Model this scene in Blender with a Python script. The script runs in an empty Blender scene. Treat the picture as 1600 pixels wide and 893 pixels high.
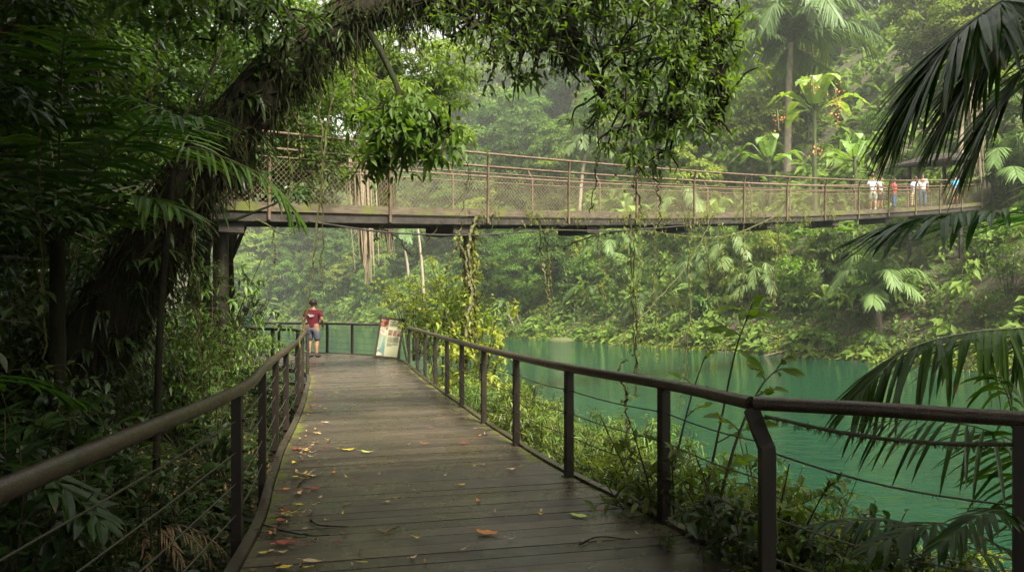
import bpy, math, random
import numpy as np
from mathutils import Vector, Matrix

# ------------------------------------------------------------------ camera, world, sun, exposure
S = bpy.context.scene
COL = S.collection
R = math.radians
rng = np.random.default_rng(11)
random.seed(11)
CAM_H, FPX = 1.64, 1200.0

cam = bpy.data.objects.new('camera', bpy.data.cameras.new('camera'))
COL.objects.link(cam)
cam.location = (0, 0, CAM_H)
cam.rotation_euler = (R(90), 0, 0)
cam.data.sensor_width = 36
cam.data.lens = FPX / 1600 * 36
cam.data.shift_y = 33.5 / 1600
cam.data.clip_start, cam.data.clip_end = 0.05, 2000
S.camera = cam

SUN_DIR = Vector((0.34, -0.50, 0.80)).normalized()      # towards the sun: high, to the right and a little behind
EL = math.asin(SUN_DIR.z)
AZ = math.atan2(SUN_DIR.x, SUN_DIR.y)
world = bpy.data.worlds.new("World")
S.world = world
world.use_nodes = True
wn, wl = world.node_tree.nodes, world.node_tree.links
wn.clear()
sky = wn.new('ShaderNodeTexSky')
sky.sky_type = 'NISHITA'
sky.sun_disc = False
sky.sun_elevation = EL
sky.sun_rotation = AZ
sky.dust_density = 4.0
hs = wn.new('ShaderNodeHueSaturation')                  # overcast: most of the blue goes
hs.inputs['Saturation'].default_value = 0.10
bg = wn.new('ShaderNodeBackground')
bg.inputs['Strength'].default_value = 0.05
wo = wn.new('ShaderNodeOutputWorld')
wl.new(sky.outputs[0], hs.inputs['Color'])
wt = wn.new('ShaderNodeMix'); wt.data_type = 'RGBA'; wt.blend_type = 'MULTIPLY'; wt.inputs[0].default_value = 1
wt.inputs[7].default_value = (1.0, .985, .90, 1)
wl.new(hs.outputs[0], wt.inputs[6])
wl.new(wt.outputs[2], bg.inputs['Color'])
wl.new(bg.outputs[0], wo.inputs['Surface'])
sl = bpy.data.lights.new('sun', 'SUN')
sl.energy = 2.0
sl.angle = R(12)
sl.color = (1.0, 0.93, 0.78)
sun = bpy.data.objects.new('sun', sl)
COL.objects.link(sun)
sun.rotation_euler = (-SUN_DIR).to_track_quat('-Z', 'Y').to_euler()
sun.location = (30, 40, 120)

S.view_settings.view_transform = 'Standard'
S.view_settings.look = 'None'
S.view_settings.gamma = 1
S.view_settings.use_curve_mapping = False
S.view_settings.exposure = 2.9
HAZE_DENSITY = 0.00058
cy = S.cycles
cy.use_denoising = True
cy.max_bounces = 6
cy.diffuse_bounces = 3
cy.glossy_bounces = 2
cy.transmission_bounces = 3
cy.volume_bounces = 1
cy.caustics_reflective = False
cy.caustics_refractive = False
cy.sample_clamp_indirect = 4
S.render.use_persistent_data = False

# ------------------------------------------------------------------ mesh helpers
class MB:
    """collects vertices and faces, with a tint 't' and an extra value 'a' per vertex"""
    def __init__(s):
        s.v, s.l, s.n, s.t, s.a, s.m, s.c = [], [], [], [], [], [], 0
    def add(s, V, F, t=0.5, m=0, a=0.0):
        V = np.asarray(V, float).reshape(-1, 3)
        F = np.asarray(F, int)
        s.v.append(V); s.l.append((F + s.c).ravel()); s.n.append(np.full(len(F), F.shape[1]))
        s.t.append(np.broadcast_to(np.asarray(t, float), (len(V),)).copy())
        s.a.append(np.broadcast_to(np.asarray(a, float), (len(V),)).copy())
        s.m.append(np.full(len(F), m)); s.c += len(V)
    def mesh(s, name, mats, smooth=False):
        me = bpy.data.meshes.new(name)
        if s.c == 0:
            return me
        v = np.concatenate(s.v); l = np.concatenate(s.l); n = np.concatenate(s.n); m = np.concatenate(s.m)
        me.vertices.add(len(v)); me.vertices.foreach_set('co', v.ravel().astype(np.float32))
        me.loops.add(len(l)); me.loops.foreach_set('vertex_index', l.astype(np.int32))
        me.polygons.add(len(n))
        st = np.concatenate([[0], np.cumsum(n)[:-1]])
        me.polygons.foreach_set('loop_start', st.astype(np.int32))
        for q in (mats if isinstance(mats, (list, tuple)) else [mats]):
            me.materials.append(q)
        me.polygons.foreach_set('material_index', m.astype(np.int32))
        me.polygons.foreach_set('use_smooth', np.full(len(n), smooth))
        me.update(calc_edges=True)
        at = me.attributes.new('t', 'FLOAT', 'POINT'); at.data.foreach_set('value', np.concatenate(s.t).astype(np.float32))
        at = me.attributes.new('a', 'FLOAT', 'POINT'); at.data.foreach_set('value', np.concatenate(s.a).astype(np.float32))
        return me

def link(name, me, parent=None, loc=(0, 0, 0)):
    o = bpy.data.objects.new(name, me)
    COL.objects.link(o)
    o.location = loc
    if parent is not None:
        o.parent = parent
    return o
def tag(o, label=None, cat=None, group=None, kind=None):
    if label: o['label'] = label
    if cat: o['category'] = cat
    if group: o['group'] = group
    if kind: o['kind'] = kind
    return o
def empty(name, loc, label, cat, group=None, rz=0.0, sc=1.0, tilt=(0, 0)):
    o = link(name, None, None, loc)
    o.rotation_euler = (tilt[0], tilt[1], rz)
    o.scale = (sc, sc, sc) if not isinstance(sc, tuple) else sc
    o.empty_display_size = 0.2
    return tag(o, label, cat, group)
def place(name, parts, loc, label, cat, group=None, rz=0.0, sc=1.0, tilt=(0, 0)):
    """one thing from a kind's shared part meshes: an Empty with its own part objects"""
    e = empty(name, loc, label, cat, group, rz, sc, tilt)
    for pn, me in parts:
        link(pn, me, e)
    return e

def unit(a):
    a = np.asarray(a, float)
    return a / np.maximum(np.linalg.norm(a, axis=-1, keepdims=True), 1e-9)
def px(x, y, Y):
    return np.array(((x - 800) / FPX * Y, Y, CAM_H + (480 - y) / FPX * Y))
def on_deck(x, y, z=0.0):
    Y = FPX * (CAM_H - z) / (y - 480)
    return np.array(((x - 800) / FPX * Y, Y, z))
def curve(pts, n):
    """Catmull-Rom resample"""
    P = np.asarray(pts, float)
    if len(P) == 2:
        u = np.linspace(0, 1, n)[:, None]
        return P[0] * (1 - u) + P[1] * u
    E = np.vstack([2 * P[0] - P[1], P, 2 * P[-1] - P[-2]])
    u = np.linspace(0, len(P) - 1 - 1e-6, n)
    i = u.astype(int); f = (u - i)[:, None]
    a, b, c, d = E[i], E[i + 1], E[i + 2], E[i + 3]
    return 0.5 * (2 * b + (c - a) * f + (2 * a - 5 * b + 4 * c - d) * f ** 2 + (3 * b - a - 3 * c + d) * f ** 3)
def frames(P):
    T = unit(np.gradient(P, axis=0))
    N = np.zeros_like(P)
    ref = np.array((0, 0, 1.0)) if abs(T[0, 2]) < 0.9 else np.array((0, 1.0, 0))
    nrm = unit(np.cross(np.cross(T[0], ref), T[0]))
    for i in range(len(P)):
        nrm = unit(nrm - T[i] * nrm.dot(T[i]))
        N[i] = nrm
    return T, N, np.cross(T, N)
def tube(mb, pts, rad, n=6, t=0.5, m=0, bump=0.0, phase=0.0, ell=1.0, a=0.0):
    P = np.asarray(pts, float)
    k = len(P)
    rad = np.broadcast_to(np.asarray(rad, float), (k,))
    T, N, B = frames(P)
    an = np.arange(n) / n * 2 * math.pi + phase
    r = rad[:, None] * np.ones((1, n))
    if bump:
        r = r * (1 + rng.normal(0, bump, (k, n)))
    V = P[:, None] + (r * np.cos(an))[..., None] * N[:, None] + (r * np.sin(an) * ell)[..., None] * B[:, None]
    i = np.arange(k - 1)[:, None] * n; j = np.arange(n)[None]; j2 = (j + 1) % n
    F = np.stack([i + j, i + j2, i + n + j2, i + n + j], -1).reshape(-1, 4)
    V = V.reshape(-1, 3)
    mb.add(V, F, t, m, a)
    if n >= 3:
        for e0, P0, fl in ((0, P[0], True), ((k - 1) * n, P[-1], False)):
            ring = V[e0:e0 + n]
            VV = np.vstack([ring, P0])
            FF = [[q, (q + 1) % n, n] if not fl else [(q + 1) % n, q, n] for q in range(n)]
            mb.add(VV, FF, t if np.isscalar(t) else 0.5, m, a)
def box(mb, c, sx, sy, sz, rz=0.0, t=0.5, m=0, a=0.0):
    c = np.asarray(c, float)
    q = np.array([[x, y, z] for z in (-.5, .5) for y in (-.5, .5) for x in (-.5, .5)]) * (sx, sy, sz)
    co, si = math.cos(rz), math.sin(rz)
    V = np.stack([q[:, 0] * co - q[:, 1] * si, q[:, 0] * si + q[:, 1] * co, q[:, 2]], -1) + c
    mb.add(V, [[0, 2, 3, 1], [4, 5, 7, 6], [0, 1, 5, 4], [2, 6, 7, 3], [0, 4, 6, 2], [1, 3, 7, 5]], t, m, a)

# leaf templates: (u along, w across, h fold), faces
def strip_leaf(rows, prof, fold=0.18):
    V, F = [], []
    for i, u in enumerate(rows):
        w = prof[i]
        V += [(u, -w, fold * w), (u, 0, 0), (u, w, fold * w)]
    for i in range(len(rows) - 1):
        b = 3 * i
        F += [[b, b + 1, b + 4, b + 3], [b + 1, b + 2, b + 5, b + 4]]
    return np.array(V, float), np.array(F)
LEAF_NEAR = strip_leaf((0, .12, .32, .56, .8, 1), (.03, .28, .5, .46, .24, .01))
LEAF_LANCE = strip_leaf((0, .15, .4, .7, 1), (.08, .42, .5, .36, .01))
LEAF_STRAP = strip_leaf((0, .2, .5, .8, 1), (.12, .46, .5, .36, .02), 0.25)
LEAF_MID = (np.array([(0, 0, 0), (.45, .5, .12), (1, 0, 0), (.45, -.5, .12), (.45, 0, 0)], float),
            np.array([[0, 1, 2, 4], [0, 4, 2, 3]]))
LEAF_FAR = (np.array([(0, 0, 0), (.5, .5, .1), (1, 0, 0), (.5, -.5, .1)], float), np.array([[0, 1, 2, 3]]))

def leaves(mb, tm, P, D, N, L, W, droop=0.15, t=0.5, m=0):
    V0, F0 = tm
    P = np.atleast_2d(P); k = len(P)
    if k == 0: return
    D = unit(np.broadcast_to(D, (k, 3))); N = np.broadcast_to(N, (k, 3))
    Sd = unit(np.cross(D, N) + 1e-6); N2 = np.cross(Sd, D)
    L = np.broadcast_to(np.asarray(L, float), (k,)); W = np.broadcast_to(np.asarray(W, float), (k,))
    dr = np.broadcast_to(np.asarray(droop, float), (k,))
    u, w, h = V0[:, 0], V0[:, 1], V0[:, 2]
    V = (P[:, None] + D[:, None] * (u[None] * L[:, None])[..., None] + Sd[:, None] * (w[None] * W[:, None])[..., None]
         + N2[:, None] * (h[None] * W[:, None])[..., None])
    V[..., 2] -= (u ** 2)[None] * (L * dr)[:, None]
    F = (F0[None] + (np.arange(k) * len(V0))[:, None, None]).reshape(-1, F0.shape[1])
    t = np.broadcast_to(np.asarray(t, float), (k,))
    mb.add(V.reshape(-1, 3), F, np.repeat(t, len(V0)), m, np.tile(u, k))

def rand_dirs(k):
    return unit(rng.normal(0, 1, (k, 3)))

def frond(mbL, mbS, pts, n=26, ll=0.5, lw=0.04, ang=(60, 35), hang=0.25, droop=0.25, t=0.4, tm=LEAF_STRAP,
          r=0.015, start=0.15, vee=0.25, sides=(1, -1), jit=0.06, mL=0, mS=0, torn=0.0):
    """a pinnate frond: rachis through pts, leaflets on both sides"""
    C = curve(pts, 28)
    tube(mbS, C, np.linspace(r, r * 0.25, 28), 5, 0.5, mS)
    T = unit(np.gradient(C, axis=0))
    us = np.linspace(start, 1, n)
    for sg in sides:
        uu = np.clip(us + rng.normal(0, 0.25 / n, n), 0, 1)
        x = uu * 27; i = np.minimum(x.astype(int), 26); f = (x - i)[:, None]
        P = C[i] * (1 - f) + C[i + 1] * f
        tg = T[i]
        up = np.array((0, 0, 1.0))
        sd = unit(np.cross(tg, up) + np.array((1e-4, 0, 0)))
        nm = np.cross(sd, tg)
        v = (uu - start) / (1 - start)
        a = np.radians(ang[0] + (ang[1] - ang[0]) * v + rng.normal(0, 5, n))
        D = tg * np.cos(a)[:, None] + sd * (sg * np.sin(a))[:, None] + nm * vee
        D[:, 2] -= hang
        D = unit(D + rng.normal(0, jit, (n, 3)))
        L = ll * np.clip(0.35 + 1.2 * np.sin(np.pi * np.clip(0.12 + 0.8 * v, 0, 1)), 0, 1.15) * (1 - 0.25 * v) * rng.uniform(.88, 1.08, n)
        keep = rng.random(n) > torn
        leaves(mbL, tm, P[keep], D[keep], (nm + sd * sg * -0.1)[keep], L[keep], lw * rng.uniform(.85, 1.1, n)[keep], droop * rng.uniform(.6, 1.5, n)[keep],
               np.clip(t + rng.normal(0, .12, n), 0, 1)[keep], mL)

# ------------------------------------------------------------------ materials
def newmat(name):
    m = bpy.data.materials.new(name)
    m.use_nodes = True
    nt = m.node_tree
    return m, nt.nodes, nt.links, nt.nodes['Principled BSDF'], nt.nodes['Material Output']
def noise(n, l, scale, detail=4, vec=None, rough=0.55, dist=0.0):
    q = n.new('ShaderNodeTexNoise')
    q.inputs['Scale'].default_value = scale; q.inputs['Detail'].default_value = detail
    q.inputs['Roughness'].default_value = rough; q.inputs['Distortion'].default_value = dist
    if vec is not None: l.new(vec, q.inputs['Vector'])
    return q
def ramp(n, l, fac, stops):
    q = n.new('ShaderNodeValToRGB')
    e = q.color_ramp.elements
    while len(e) < len(stops): e.new(0.5)
    for i, (p, c) in enumerate(stops):
        e[i].position = p
        e[i].color = (*c, 1) if len(c) == 3 else c
    l.new(fac, q.inputs['Fac'])
    return q
def math_node(n, l, op, a, b=None, clamp=False):
    q = n.new('ShaderNodeMath'); q.operation = op; q.use_clamp = clamp
    for i, x in enumerate((a, b)):
        if x is None: continue
        if isinstance(x, (int, float)): q.inputs[i].default_value = x
        else: l.new(x, q.inputs[i])
    return q.outputs[0]
def mixc(n, l, fac, a, b, mode='MIX'):
    q = n.new('ShaderNodeMix'); q.data_type = 'RGBA'; q.blend_type = mode
    for s, x in ((q.inputs[0], fac), (q.inputs[6], a), (q.inputs[7], b)):
        if isinstance(x, (int, float)): s.default_value = x
        elif isinstance(x, tuple): s.default_value = (*x, 1)
        else: l.new(x, s)
    return q.outputs[2]
def attr(n, name):
    q = n.new('ShaderNodeAttribute'); q.attribute_name = name
    return q
def wpos(n):
    return n.new('ShaderNodeNewGeometry').outputs['Position']
def ocoord(n):
    return n.new('ShaderNodeTexCoord').outputs['Object']
def bump(n, l, h, strength=0.3, dist=0.02):
    q = n.new('ShaderNodeBump'); q.inputs['Strength'].default_value = strength; q.inputs['Distance'].default_value = dist
    l.new(h, q.inputs['Height'])
    return q.outputs[0]

def leaf_mat(name, dark, light, rough=0.42, trans=0.3, spec=0.45, tcol=None, vary=0.25, tip=None, hue=(.474, .506), tips=0.0):
    m, n, l, p, out = newmat(name)
    st = [(0.0, dark), (0.75, light)] + ([(1.0, tip)] if tip else [])
    cr = ramp(n, l, attr(n, 't').outputs['Fac'], st)
    oi = n.new('ShaderNodeObjectInfo')
    hsv = n.new('ShaderNodeHueSaturation')
    col = cr.outputs[0]
    if tips:                                           # withered tips and brown blotches
        nz = noise(n, l, 9, 3, wpos(n))
        am = math_node(n, l, 'ADD', math_node(n, l, 'MULTIPLY', math_node(n, l, 'SUBTRACT', attr(n, 'a').outputs['Fac'], .62, True), 1.1), nz.outputs[0])
        mk = math_node(n, l, 'MULTIPLY', math_node(n, l, 'SUBTRACT', am, 1.02 - tips, True), 7, True)
        col = mixc(n, l, mk, col, (.16, .10, .035))
    l.new(col, hsv.inputs['Color'])
    mr = n.new('ShaderNodeMapRange'); l.new(oi.outputs['Random'], mr.inputs[0])
    mr.inputs[3].default_value = 1 - vary; mr.inputs[4].default_value = 1 + vary
    l.new(mr.outputs[0], hsv.inputs['Value'])
    mh = n.new('ShaderNodeMapRange'); l.new(math_node(n, l, 'FRACT', math_node(n, l, 'MULTIPLY', oi.outputs['Random'], 7.13)), mh.inputs[0])
    mh.inputs[3].default_value, mh.inputs[4].default_value = hue
    l.new(mh.outputs[0], hsv.inputs['Hue'])
    l.new(hsv.outputs[0], p.inputs['Base Color'])
    p.inputs['Roughness'].default_value = rough
    p.inputs['Specular IOR Level'].default_value = spec
    tr = n.new('ShaderNodeBsdfTranslucent')
    tc = mixc(n, l, 1.0, hsv.outputs[0], tcol or (1.5, 1.5, 0.5), 'MULTIPLY')
    l.new(tc, tr.inputs['Color'])
    mx = n.new('ShaderNodeMixShader'); mx.inputs[0].default_value = trans
    l.new(p.outputs[0], mx.inputs[1]); l.new(tr.outputs[0], mx.inputs[2])
    l.new(mx.outputs[0], out.inputs['Surface'])
    return m

M = {}
M['leaf_forest'] = leaf_mat('forest leaf', (.026, .062, .012), (.095, .175, .030), .6, .34, .2, vary=.4)
M['leaf_slope'] = leaf_mat('slope leaf', (.034, .082, .014), (.115, .205, .032), .6, .36, .2, vary=.1)
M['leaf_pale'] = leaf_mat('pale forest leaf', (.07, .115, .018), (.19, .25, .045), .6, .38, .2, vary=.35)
M['leaf_lime'] = leaf_mat('yellow green leaf', (.08, .13, .012), (.22, .29, .03), .5, .42, .3, vary=.2, tip=(.34, .36, .06), tips=.12)
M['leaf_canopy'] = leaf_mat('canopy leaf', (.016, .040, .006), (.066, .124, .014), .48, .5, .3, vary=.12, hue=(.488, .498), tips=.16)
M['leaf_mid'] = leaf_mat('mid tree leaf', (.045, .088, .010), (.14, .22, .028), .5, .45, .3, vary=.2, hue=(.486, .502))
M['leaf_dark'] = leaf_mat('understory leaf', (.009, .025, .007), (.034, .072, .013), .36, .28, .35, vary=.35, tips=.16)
M['leaf_bank'] = leaf_mat('bank shrub leaf', (.028, .068, .010), (.10, .18, .026), .45, .38, .35, vary=.25, tip=(.17, .20, .04), tips=.2)
M['leaf_palm'] = leaf_mat('palm leaflet', (.012, .042, .007), (.050, .135, .014), .32, .44, .4, vary=.15, tip=(.12, .14, .02), tips=.20)
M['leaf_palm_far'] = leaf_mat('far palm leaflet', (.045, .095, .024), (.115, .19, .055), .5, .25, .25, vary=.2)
M['leaf_banana'] = leaf_mat('banana leaf', (.07, .15, .03), (.19, .31, .07), .45, .35, .4, vary=.15)
M['leaf_fern'] = leaf_mat('fern leaf', (.02, .055, .010), (.07, .14, .022), .5, .3, .3, vary=.3)
M['leaf_dry'] = leaf_mat('dry leaf', (.10, .045, .018), (.34, .22, .11), .55, .1, .3, tcol=(1, .8, .5), vary=.3)
M['moss_trunk'] = leaf_mat('trunk moss', (.006, .008, .003), (.026, .031, .008), .8, .15, .1, vary=.1)
M['moss_strand'] = leaf_mat('moss strand', (.035, .050, .008), (.12, .14, .02), .7, .25, .2, vary=.2)

def rough_mat(name, c0, c1, scale=6, rough=.75, bs=.4, bd=.02, stretch=None, spec=.3, green=None):
    m, n, l, p, out = newmat(name)
    v = ocoord(n)
    if stretch:
        mp = n.new('ShaderNodeMapping'); mp.inputs['Scale'].default_value = stretch; l.new(v, mp.inputs[0]); v = mp.outputs[0]
    q = noise(n, l, scale, 6, v, .62)
    c = ramp(n, l, q.outputs[0], [(.3, c0), (.72, c1)]).outputs[0]
    if green:
        g = noise(n, l, scale * .45, 4, ocoord(n))
        c = mixc(n, l, ramp(n, l, g.outputs[0], [(.48, (0, 0, 0)), (.62, (1, 1, 1))]).outputs[0], c, green)
    l.new(c, p.inputs['Base Color'])
    p.inputs['Roughness'].default_value = rough
    p.inputs['Specular IOR Level'].default_value = spec
    l.new(bump(n, l, q.outputs[0], bs, bd), p.inputs['Normal'])
    return m
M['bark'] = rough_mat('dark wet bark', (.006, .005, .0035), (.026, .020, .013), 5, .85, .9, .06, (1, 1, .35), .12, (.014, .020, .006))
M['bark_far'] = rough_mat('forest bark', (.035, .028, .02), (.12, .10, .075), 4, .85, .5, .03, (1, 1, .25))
M['bark_pale'] = rough_mat('pale bark', (.18, .14, .10), (.36, .30, .22), 6, .85, .5, .03, (1, 1, .3))
M['stem'] = rough_mat('green brown stem', (.025, .028, .01), (.07, .06, .03), 20, .6, .2, .005)
M['rachis'] = rough_mat('palm rachis', (.03, .045, .012), (.08, .09, .03), 14, .4, .2, .005)
M['root'] = rough_mat('hanging root', (.012, .010, .006), (.045, .034, .021), 14, .9, .3, .01, (1, 1, .1), .1)
M['thatch'] = rough_mat('dry thatch', (.13, .10, .065), (.34, .275, .19), 18, .85, .4, .02, (1, 1, .08))
M['vine'] = rough_mat('vine stem', (.02, .018, .010), (.09, .075, .03), 30, .7, .3, .005, None, .3, (.08, .09, .018))
M['rock'] = rough_mat('mossy rock', (.035, .04, .02), (.09, .10, .03), 5, .8, .6, .05, None, .3, (.045, .07, .010))
M['drift_dark'] = rough_mat('worn bridge planks', (.035, .028, .02), (.10, .08, .058), 6, .8, .4, .02)
M['drift'] = rough_mat('driftwood', (.10, .075, .05), (.26, .21, .15), 9, .8, .4, .02, (1, 1, .3))

def make_rail():
    m, n, l, p, out = newmat('dark brown painted steel, wet')
    v = wpos(n)
    q = noise(n, l, 9, 5, v)
    c = ramp(n, l, q.outputs[0], [(.3, (.022, .012, .008)), (.7, (.052, .030, .020))]).outputs[0]
    wr = noise(n, l, 16, 6, v, .7)
    c = mixc(n, l, ramp(n, l, wr.outputs[0], [(.58, (0, 0, 0)), (.66, (.8, .8, .8))]).outputs[0], c, (.095, .058, .036))
    al = noise(n, l, 4, 6, v, .7)
    c = mixc(n, l, ramp(n, l, al.outputs[0], [(.58, (0, 0, 0)), (.7, (.6, .6, .6))]).outputs[0], c, (.035, .042, .014))
    d = noise(n, l, 150, 1, v)                           # droplets and grit
    dm = ramp(n, l, d.outputs[0], [(.63, (0, 0, 0)), (.67, (1, 1, 1))]).outputs[0]
    c = mixc(n, l, dm, c, (.16, .13, .10))
    l.new(c, p.inputs['Base Color'])
    rr = ramp(n, l, noise(n, l, 25, 3, v).outputs[0], [(.3, (.30, .30, .30)), (.7, (.5, .5, .5))])
    l.new(rr.outputs[0], p.inputs['Roughness'])
    p.inputs['Specular IOR Level'].default_value = .5
    l.new(bump(n, l, math_node(n, l, 'ADD', q.outputs[0], dm), .25, .003), p.inputs['Normal'])
    return m
M['rail'] = make_rail()
M['post'] = rough_mat('post brown paint', (.010, .007, .005), (.028, .019, .013), 7, .5, .25, .006, (1, 1, .3), .4, None)
M['cable'] = rough_mat('wet cable', (.03, .028, .02), (.09, .08, .055), 40, .5, .3, .003, None, .4, (.05, .055, .015))
M['rust'] = rough_mat('rusty bridge steel', (.070, .045, .030), (.165, .112, .075), 6, .65, .3, .01)
M['wire'] = rough_mat('chain link wire', (.12, .10, .06), (.24, .20, .12), 30, .5, .1, .002)
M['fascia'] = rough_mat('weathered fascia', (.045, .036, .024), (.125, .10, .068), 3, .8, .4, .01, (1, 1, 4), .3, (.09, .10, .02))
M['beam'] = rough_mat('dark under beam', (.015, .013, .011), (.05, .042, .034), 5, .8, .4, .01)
M['rooftile'] = rough_mat('dark roof', (.010, .008, .006), (.03, .023, .018), 9, .8, .4, .02)

def make_deck():
    m, n, l, p, out = newmat('wet weathered boards')
    v = wpos(n)
    mp = n.new('ShaderNodeMapping'); mp.inputs['Rotation'].default_value = (0, 0, R(-14)); mp.inputs['Scale'].default_value = (1.2, 26, 10)
    l.new(v, mp.inputs[0])
    g = noise(n, l, 3.0, 7, mp.outputs[0], .65)
    t = attr(n, 't').outputs['Fac']
    base = ramp(n, l, g.outputs[0], [(.28, (.021, .0165, .012)), (.72, (.118, .096, .073))]).outputs[0]
    tint = ramp(n, l, t, [(0, (.45, .43, .41)), (1, (1.4, 1.3, 1.2))]).outputs[0]
    base = mixc(n, l, 1.0, base, tint, 'MULTIPLY')
    big = noise(n, l, .9, 4, v)
    base = mixc(n, l, ramp(n, l, big.outputs[0], [(.4, (0, 0, 0)), (.7, (.55, .55, .55))]).outputs[0], base, (.028, .024, .021))
    e = attr(n, 'a').outputs['Fac']                      # 1 at a board's end, 0 well inside
    mo = noise(n, l, 2.6, 6, v, .7)
    mm = math_node(n, l, 'SUBTRACT', math_node(n, l, 'ADD', math_node(n, l, 'MULTIPLY', e, .50), mo.outputs[0]), .89)
    mm = math_node(n, l, 'MULTIPLY', mm, 7, True)
    mf = noise(n, l, 60, 3, v)
    moss = ramp(n, l, mf.outputs[0], [(.3, (.035, .045, .006)), (.7, (.13, .14, .015))]).outputs[0]
    base = mixc(n, l, mm, base, moss)
    l.new(base, p.inputs['Base Color'])
    wet = noise(n, l, 1.3, 5, v, .6)
    rr = ramp(n, l, wet.outputs[0], [(.35, (.15, .15, .15)), (.62, (.46, .46, .46))]).outputs[0]
    rr2 = mixc(n, l, mm, rr, (.9, .9, .9))
    l.new(rr2, p.inputs['Roughness'])
    p.inputs['Specular IOR Level'].default_value = .45
    hgt = math_node(n, l, 'ADD', g.outputs[0], math_node(n, l, 'MULTIPLY', math_node(n, l, 'MULTIPLY', mm, mf.outputs[0]), 2.0))
    l.new(bump(n, l, hgt, .35, .006), p.inputs['Normal'])
    return m
M['deck'] = make_deck()

def make_ground():
    m, n, l, p, out = newmat('forest floor')
    v = wpos(n)
    a = noise(n, l, 1.2, 6, v, .65)
    b = noise(n, l, 14, 5, v, .7)
    soil = ramp(n, l, b.outputs[0], [(.3, (.016, .011, .007)), (.7, (.075, .05, .03))]).outputs[0]
    green = ramp(n, l, b.outputs[0], [(.3, (.016, .028, .007)), (.7, (.06, .085, .018))]).outputs[0]
    c = mixc(n, l, ramp(n, l, a.outputs[0], [(.46, (0, 0, 0)), (.6, (1, 1, 1))]).outputs[0], soil, green)
    l.new(c, p.inputs['Base Color']); p.inputs['Roughness'].default_value = .85
    l.new(bump(n, l, b.outputs[0], .8, .08), p.inputs['Normal'])
    return m
M['ground'] = make_ground()

def make_water():
    m, n, l, p, out = newmat('turbid green water')
    v = wpos(n)
    q = noise(n, l, .12, 3, v)
    c = ramp(n, l, q.outputs[0], [(.3, (.002, .025, .0135)), (.7, (.004, .037, .020))]).outputs[0]
    l.new(c, p.inputs['Base Color'])
    p.inputs['Roughness'].default_value = .04
    p.inputs['IOR'].default_value = 1.33
    mp = n.new('ShaderNodeMapping'); mp.inputs['Scale'].default_value = (.8, 2.1, 1); mp.inputs['Rotation'].default_value = (0, 0, R(8)); l.new(v, mp.inputs[0])
    w1 = noise(n, l, 1.5, 4, mp.outputs[0], .55, .6)
    w2 = noise(n, l, 7, 3, mp.outputs[0], .5)
    calm = ramp(n, l, noise(n, l, .07, 3, v).outputs[0], [(.35, (.35, .35, .35)), (.65, (1, 1, 1))]).outputs[0]
    h = math_node(n, l, 'MULTIPLY', math_node(n, l, 'ADD', w1.outputs[0], math_node(n, l, 'MULTIPLY', w2.outputs[0], .36)), calm)
    l.new(bump(n, l, h, .9, .10), p.inputs['Normal'])
    return m
M['water'] = make_water()

def plain(name, c, rough=.7, spec=.3, var=.12, scale=30):
    m, n, l, p, out = newmat(name)
    q = noise(n, l, scale, 3, ocoord(n))
    a = tuple(x * (1 - var) for x in c); b = tuple(min(1, x * (1 + var)) for x in c)
    l.new(ramp(n, l, q.outputs[0], [(.3, a), (.7, b)]).outputs[0], p.inputs['Base Color'])
    p.inputs['Roughness'].default_value = rough; p.inputs['Specular IOR Level'].default_value = spec
    return m

# ------------------------------------------------------------------ terrain
WATER_Z = -1.3
FAR_SHORE = np.array([(40, -60), (34, -10), (27, 18), (22.5, 31), (19.5, 41), (14.7, 49.5), (11.3, 54), (8, 63), (4, 70), (-1.5, 78), (-7, 87), (-21, 124),
                      (-38, 150), (-60, 175), (-110, 205), (-450, 300)], float)
NEAR_SHORE = np.array([(10, -60), (8, -12), (7, 0), (5.2, 5), (3.4, 8), (2.0, 11), (1.0, 14), (0, 17), (-1.5, 20.5), (-2.8, 23), (-4.8, 25.2), (-8, 26.6),
                       (-13, 28.5), (-18, 34), (-23, 44), (-36, 70), (-60, 105), (-110, 150), (-450, 240)], float)
def sdist(x, y, L):
    """distance to a polyline, positive on its left"""
    x = np.asarray(x, float); y = np.asarray(y, float)
    best = np.full(x.shape, 1e9); sg = np.ones(x.shape)
    for (ax, ay), (bx, by) in zip(L[:-1], L[1:]):
        dx, dy = bx - ax, by - ay
        u = np.clip(((x - ax) * dx + (y - ay) * dy) / (dx * dx + dy * dy), 0, 1)
        ex, ey = x - (ax + u * dx), y - (ay + u * dy)
        d = np.hypot(ex, ey)
        cr = dx * (y - ay) - dy * (x - ax)
        c = d < best
        best = np.where(c, d, best); sg = np.where(c, np.sign(cr), sg)
    return best * sg
def wob(x, y):
    return (np.sin(x * .9 + y * .37) + np.sin(y * 1.13 - x * .51 + 1) + np.sin(x * .31 - y * .23 + 2)) / 3
def ground_z(x, y):
    x = np.asarray(x, float); y = np.asarray(y, float)
    df = -sdist(x, y, FAR_SHORE)                       # inland on the far side
    dn = sdist(x, y, NEAR_SHORE)
    zf = np.interp(df, [-6, 0, 0.6, 3, 8, 20, 60, 100, 150, 400], [-3, -1.32, -.9, 1.4, 5.3, 13, 40, 62, 80, 90])
    zn = np.interp(dn, [-3, 0, 1.5, 3.5, 6, 10, 18, 40, 120, 400], [-2.8, -1.32, -.8, -.5, -.42, 0.1, 1.0, 4.5, 16, 30])
    z = np.where(df > dn, zf, zn)
    return z + wob(x, y) * np.where(df > 0, .35, .09) * np.where((df > -.5) | (dn > -.5), 1, 0)
def gz(x, y):
    return float(ground_z(np.array([x]), np.array([y]))[0])

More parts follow.
